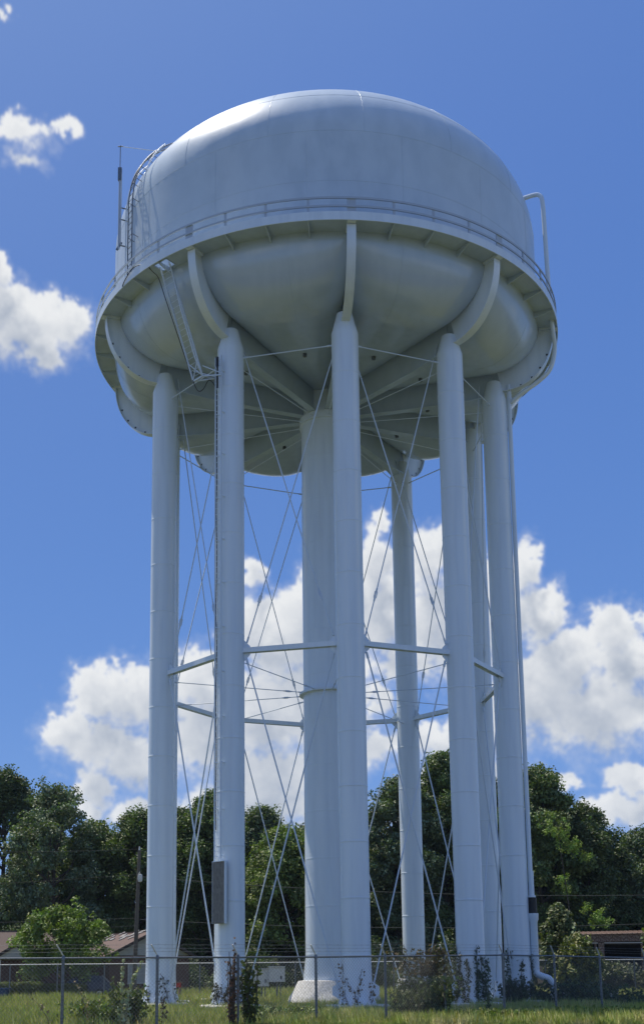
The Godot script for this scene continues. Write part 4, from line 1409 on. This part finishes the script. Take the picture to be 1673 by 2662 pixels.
# ---------------------------------------------------------------- small things about the tower
func make_small():
	for q in [[-4.2, 1.42, 0.86, 0.98, -70.0, "left of two white steel cabinets on a post, the lower and plainer one"], [-3.3, 1.60, 0.92, 0.86, -69.7, "right of two white steel cabinets on a post, with a dark latch"]]:
		var c := thing("control_cabinet", q[5], "cabinet", Vector3(q[0], 0, q[4]), 0.0, "white control cabinets between the ladder leg and the riser")
		var mb := Mb.new()
		mb.cbox(Vector3(0, q[1], 0), Vector3(q[2], q[3], 0.35))
		obj("housing", mb, M.cabinet, c)
		mb = Mb.new()
		mb.cbox(Vector3(0, q[1], 0.19), Vector3(q[2] - 0.06, q[3] - 0.06, 0.03))
		var d := obj("door", mb, M.cabinet, c)
		mb = Mb.new()
		mb.cbox(Vector3(q[2] * 0.28, q[1] - 0.18, 0.22), Vector3(0.07, 0.2, 0.04))
		obj("latch", mb, M.black if q[0] > -4.0 else M.steel, d)
		mb = Mb.new()
		mb.cbox(Vector3(0, q[1] + q[3] / 2 + 0.02, 0.05), Vector3(q[2] + 0.06, 0.04, 0.5))
		obj("rain_hood", mb, M.cabinet, c)
		mb = Mb.new()
		mb.tube([Vector3(0.0, 0, -0.1), Vector3(0.0, q[1], -0.1)], 0.045, 8)
		mb.tube([Vector3(0.2, 0, -0.05), Vector3(0.2, q[1] - q[3] / 2, -0.05)], 0.03, 8)
		obj("post", mb, M.steel, c)
	# catch basin under the overflow outlet
	var b := thing("catch_basin", "low concrete catch basin with a bright slab edge under the overflow outlet", "basin", Vector3(12.2, 0, -63.0))
	var mb := Mb.new()
	for w in [[Vector3(0, 0.26, 0.75), Vector3(4.2, 0.52, 0.14)], [Vector3(0, 0.26, -0.75), Vector3(4.2, 0.52, 0.14)], [Vector3(-2.03, 0.26, 0), Vector3(0.14, 0.52, 1.36)], [Vector3(2.03, 0.26, 0), Vector3(0.14, 0.52, 1.36)]]:
		mb.cbox(w[0], w[1])
	obj("wall", mb, M.concrete, b)
	mb = Mb.new()
	mb.cbox(Vector3(0.8, 0.555, -0.1), Vector3(2.7, 0.07, 1.7))
	obj("cover_slab", mb, M.concrete, b)
	# antenna mast on the wall of the tank
	var m := thing("antenna_mast", "thin vertical antenna mast fixed to the left side of the tank", "antenna", on(-61.5, 12.5, -1.45) + Vector3(0, 0, TZ))
	mb = Mb.new()
	mb.tube([Vector3(0, 41.5, 0), Vector3(0, 46.3, 0)], 0.055, 8)
	mb.tube([Vector3(0.1, 41.7, 0.05), Vector3(0.1, 46.0, 0.05)], 0.03, 6)
	obj("pole", mb, M.rail, m)
	mb = Mb.new()
	mb.tube([Vector3(0, 46.2, 0), Vector3(0, 47.75, 0)], 0.025, 6)
	obj("whip", mb, M.wire, m)
	mb = Mb.new()
	mb.cbox(Vector3(0, 46.0, 0.0), Vector3(0.2, 0.75, 0.16))
	mb.tube([Vector3(-0.14, 47.7, 0), Vector3(0.14, 47.7, 0)], 0.03, 6)
	obj("amplifier", mb, M.steel, m)
	mb = Mb.new()
	for y in [41.75, 43.3, 44.0]:
		mb.beam(Vector3(0, y, 0), on(116.5, 0.6, y), 0.05, 0.05)
	mb.beam(Vector3(-0.1, 41.45, 0), Vector3(0.15, 41.9, 0), 0.05, 0.12)
	obj("bracket", mb, M.steel, m)
	mb = Mb.new()
	mb.tube([Vector3(0, 47.7, 0), on(-55.0, 10.6, 47.2) - on(-61.5, 12.5, 0)], 0.018, 5)
	obj("stay_wire", mb, M.rod, m)
	# the loose black cable
	var leg := on(TURN - 36.0, RING, 0)
	var run := []
	for q in [[-52, 13.14, 36.5], [-50.5, 13.15, 36.75], [-47, 13.15, 37.0], [-43.5, 13.05, 36.8], [-41.6, 12.85, 36.3]]:
		run.append(on(q[0], q[1], q[2]))
	for i in 6: run.append(on(-40.9, 12.62, 36.0).lerp(on(-37.2, 10.95, 30.9), i / 5.0))
	var fa := deg_to_rad(-72.0)
	var side := leg + Vector3(sin(fa), 0, cos(fa)) * (LEG_R + 0.05)
	run += [on(-35.5, 10.9, 30.2), on(-34.0, 10.8, 30.25), on(-33.0, 10.6, 30.75), side + Vector3(-0.05, 30.5, 0.1), side + Vector3(0, 29.6, 0)]
	for i in 12: run.append(side + Vector3(0.015 * sin(i * 2.3), 27.5 - i * 1.75, 0))
	mb = Mb.new()
	mb.tube(smooth(run), 0.022, 6)
	var cab := obj("loose_cable", mb, M.black)
	cab.position = Vector3(0, 0, TZ)
	tag(cab, "loose black cable hanging from the balcony and down the ladder leg", "cable")

# ---------------------------------------------------------------- grass, weeds and vines
func vine_on(label: String, at: Vector3, radius: float, from: float, to: float, height: float, n: int, colour: Color, sd: int, strands := 7):
	rng.seed = sd
	var o := thing("climbing_vine", label, "vine", at)
	var where := []
	var cols := []
	var mb := Mb.new()
	for s in strands:
		var a := lerpf(from, to, (s + rng.randf()) / strands)
		var top := height * rng.randf_range(0.45, 1.05)
		var pts := []
		var steps := 9
		for i in steps + 1:
			a += rng.randfn() * 5.0
			var flare := maxf(0.0, 0.9 - i * top / steps) * 0.3
			pts.append(on(a, radius + 0.02 + flare, top * i / steps))
		mb.tube(pts, 0.012, 4)
		for k in n / strands:
			var t := pow(rng.randf(), 0.8)
			var i := mini(int(t * steps), steps - 1)
			var p: Vector3 = (pts[i] as Vector3).lerp(pts[i + 1], rng.randf()) + on(a, 0.04 + rng.randf() * 0.08, 0) + Vector3(rng.randfn(), rng.randfn(), rng.randfn()) * 0.07
			where.append(Transform3D(Basis.from_euler(Vector3(rng.randf() * 6, rng.randf() * 6, rng.randf() * 6)).scaled(Vector3.ONE * rng.randf_range(0.4, 0.9)), p))
			cols.append(tint(colour, 0.3))
	obj("stems", mb, M.bark, o)
	scatter("leaves", leaf_single(), M.leaf, where, cols, o)

func bush(called: String, label: String, category: String, at: Vector3, size: Vector3, n: int, colour: Color, leaf: float, sd: int, mesh: Mesh = null):
	rng.seed = sd
	var o := thing(called, label, category, at)
	var where := []
	var cols := []
	var mb := Mb.new()
	for k in 14:
		var tip := Vector3(rng.randf_range(-0.45, 0.45) * size.x, size.y * rng.randf_range(0.6, 1.0), rng.randf_range(-0.45, 0.45) * size.z)
		mb.tube([Vector3(tip.x * 0.5, 0, tip.z * 0.5), tip * Vector3(0.9, 0.5, 0.9), tip], 0.01, 4)
		for i in n / 14:
			var t := rng.randf()
			var p := Vector3(tip.x * lerpf(0.5, 1.0, t), tip.y * t, tip.z * lerpf(0.5, 1.0, t)) + Vector3(rng.randfn() * 0.13 * size.x, rng.randfn() * 0.08 * size.y, rng.randfn() * 0.13 * size.z)
			p.y = maxf(0.03, p.y)
			where.append(Transform3D(Basis.from_euler(Vector3(rng.randf() * 6, rng.randf() * 6, rng.randf() * 6)).scaled(Vector3.ONE * leaf * rng.randf_range(0.7, 1.4)), p))
			cols.append(tint(colour, 0.3))
	obj("stems", mb, M.bark, o)
	scatter("leaves", mesh if mesh else leaf_single(), M.leaf, where, cols, o)

func weed(label: String, at: Vector3, h: float, lean: float, n: int, sd: int, colour: Color):
	rng.seed = sd
	var o := thing("tall_weed", label, "weed", at, 0.0, "tall weeds along the near fence")
	var mb := Mb.new()
	var pts := [Vector3.ZERO, Vector3(lean * 0.2, h * 0.35, 0), Vector3(lean * 0.55, h * 0.7, 0), Vector3(lean, h, 0)]
	mb.tube(pts, [0.014, 0.012, 0.008, 0.004], 5)
	obj("stem", mb, M.wood, o)
	var where := []
	var cols := []
	for k in n:
		var t := rng.randf_range(0.05, 1.0)
		var p := Vector3(lean * t * t, h * t, 0) + Vector3(rng.randfn(), 0, rng.randfn()) * 0.06 * (1.25 - t)
		where.append(Transform3D(Basis.from_euler(Vector3(rng.randf() * 6, rng.randf() * 6, rng.randf() * 6)).scaled(Vector3.ONE * lerpf(1.1, 0.55, t)), p))
		cols.append(tint(colour, 0.25))
	scatter("leaves", leaf_single(), M.leaf, where, cols, o)

func make_plants():
	var green := Color(0.10, 0.14, 0.035)
	var bright := Color(0.19, 0.24, 0.06)
	var brown := Color(0.19, 0.145, 0.08)
	var C := Vector3(0, 0, TZ)
	# grass: tufts, thick in front and thinner far off, one mass nobody could count
	var tufts := [blade_tuft(1, 9, 0.13, 0.13, 0.012), blade_tuft(2, 9, 0.18, 0.14, 0.011), blade_tuft(3, 8, 0.30, 0.12, 0.010)]
	rng.seed = 61
	var where := [[], [], []]
	var cols := [[], [], []]
	var patch := noise(0.12, 4, 71)
	for i in 150000:
		var z := -lerpf(36.5, 104.0, pow(rng.randf(), 1.35))
		var x := rng.randf_range(-1.0, 1.0) * (-z * 0.30 + 1.0) - 0.012 * -z
		if z < -87.1 and z > -88.9: continue
		var n := patch.get_noise_2d(x * 3.0, z * 3.0)
		var k := 0 if n < 0.0 else (1 if n < 0.25 else 2)
		if rng.randf() < 0.08: k = 2
		var s := rng.randf_range(0.7, 1.25) * (1.0 + clampf((-z - 55.0) / 60.0, 0.0, 0.7))
		where[k].append(Transform3D(Basis(Vector3.UP, rng.randf() * TAU).scaled(Vector3(s, s * rng.randf_range(0.7, 1.2), s)), Vector3(x, 0, z)))
		var c := Color(0.33, 0.41, 0.085).lerp(Color(0.60, 0.55, 0.24), clampf(0.28 + patch.get_noise_2d(x * 9.0 + 50.0, z * 9.0) * 1.9, 0.0, 1.0))
		cols[k].append(tint(c, 0.2))
	for k in 3:
		var o := scatter("grass", tufts[k], M.grass, where[k], cols[k])
		tag(o, ["short mown grass under and round the tower", "ankle high grass in patches round the tower", "longer uncut grass in scattered tufts"][k], "grass")
		o.set_meta("kind", "stuff")
	# vines on the legs
	vine_on("leafy green vine climbing the second leg to the right of the nearest leg", on(TURN + 36, RING, 0) + C, LEG_R, -70, 60, 2.75, 1500, Color(0.051, 0.085, 0.031), 601, 9)
	vine_on("green vine on the foot of the outermost right leg", on(TURN + 72, RING, 0) + C, LEG_R, -60, 60, 2.6, 900, Color(0.060, 0.085, 0.031), 602, 8)
	vine_on("speckled dead vine on the foot of the ladder leg", on(TURN - 36, RING, 0) + C, LEG_R, -75, 75, 1.9, 520, Color(0.043, 0.043, 0.025), 603, 10)
	vine_on("sparse dark vine on the foot of the left leg", on(TURN - 72, RING, 0) + C, LEG_R, -50, 80, 1.7, 160, Color(0.051, 0.051, 0.031), 604, 6)
	vine_on("dry brown vine on the foot of the nearest leg", on(TURN, RING, 0) + C, LEG_R, -60, 50, 2.2, 160, Color(0.153, 0.102, 0.060), 605, 5)
	vine_on("thick vine wrapped round the foot of the slim back leg", on(TURN + 144, RING, 0) + C, LEG_R + 0.05, -90, 90, 3.4, 1500, Color(0.119, 0.136, 0.060), 606, 12)
	# masses on and by the near fence
	bush("vine_mass", "tangle of yellow green vine over the near fence right of the nearest leg", "vine", Vector3(3.0, 0, -42.3), Vector3(2.0, 1.35, 0.6), 1500, Color(0.128, 0.153, 0.060), 0.9, 611)
	bush("vine_mass", "brownish vine hung over the barbed wire in front of the slim back leg", "vine", Vector3(3.0, 1.5, -42.0), Vector3(1.9, 1.0, 0.35), 480, brown, 0.75, 612)
	bush("vine_mass", "vine covering the raised footing of the slim back leg", "vine", on(TURN + 144.0, RING, 0) + C + Vector3(0.1, 0, 1.15), Vector3(2.4, 1.5, 0.7), 1500, Color(0.12, 0.14, 0.06), 0.9, 623)
	bush("vine_mass", "narrow leafy vine on the fence post before the ladder leg", "vine", Vector3(-2.6, 0, -37.0), Vector3(0.6, 2.1, 0.4), 500, Color(0.102, 0.128, 0.043), 0.8, 613)
	bush("vine_mass", "dry reddish vine twisted up the fence post before the ladder leg", "vine", Vector3(-3.1, 0, -36.7), Vector3(0.3, 2.3, 0.2), 260, Color(0.187, 0.102, 0.068), 0.6, 614)
	bush("shrub", "dark shrub round the basin right of the outermost right leg", "bush", Vector3(11.6, 0, -60.8), Vector3(4.6, 1.15, 1.4), 1500, Color(0.068, 0.093, 0.034), 1.1, 615)
	bush("shrub", "low shrub at the foot of the outermost right leg", "bush", Vector3(9.0, 0, -60.4), Vector3(1.6, 1.3, 0.8), 700, Color(0.060, 0.085, 0.034), 1.0, 616)
	bush("shrub", "dark low shrub under the right part of the near fence", "bush", Vector3(13.4, 0, -57.5), Vector3(4.0, 0.9, 1.6), 900, Color(0.076, 0.102, 0.034), 1.1, 617)
	bush("shrub", "leafy weed clump in the left foreground below the first fence post", "weed", Vector3(-7.2, 0, -37.2), Vector3(2.6, 0.95, 1.2), 1300, bright, 0.9, 618)
	bush("shrub", "darker leafy weeds in the left foreground, right of the first post", "weed", Vector3(-6.4, 0, -37.4), Vector3(0.9, 1.3, 0.6), 600, green, 0.9, 619)
	bush("shrub", "leafy weeds at the bottom of the picture before the cabinets", "weed", Vector3(-1.9, 0, -39.6), Vector3(2.4, 0.55, 1.0), 900, bright, 0.9, 620)
	bush("shrub", "bright low weeds along the bottom edge at the right", "weed", Vector3(5.4, 0, -42.0), Vector3(4.2, 0.35, 1.0), 1200, bright, 0.8, 621)
	bush("shrub", "bright low weeds in the bottom right corner", "weed", Vector3(9.4, 0, -43.2), Vector3(3.6, 0.4, 1.2), 1100, bright, 0.8, 622)
	weed("tallest flowering weed stalk leaning right, left of the second fence post", Vector3(-6.35, 0, -36.6), 2.05, 0.55, 110, 631, Color(0.45, 0.47, 0.30))
	weed("straight flowering weed stalk beside the tallest one", Vector3(-6.5, 0, -36.8), 2.1, 0.08, 90, 632, Color(0.45, 0.47, 0.30))
	weed("shorter weed stalk just left of the straight one", Vector3(-6.75, 0, -36.7), 1.6, 0.02, 90, 633, Color(0.170, 0.204, 0.068))
	weed("bent dry grass stalk by the first fence post", Vector3(-7.35, 0, -36.5), 1.5, -0.55, 14, 634, Color(0.374, 0.306, 0.153))
	weed("dry stalk leaning far left near the left edge", Vector3(-8.6, 0, -36.8), 1.05, -0.75, 10, 635, Color(0.306, 0.238, 0.136))
	weed("dark dead weed stalk in front of the left leg", Vector3(-5.3, 0, -37.4), 0.9, 0.05, 30, 636, Color(0.085, 0.060, 0.043))
	weed("small green weed standing before the second right leg", Vector3(5.6, 0, -45.0), 0.85, 0.05, 60, 637, green)
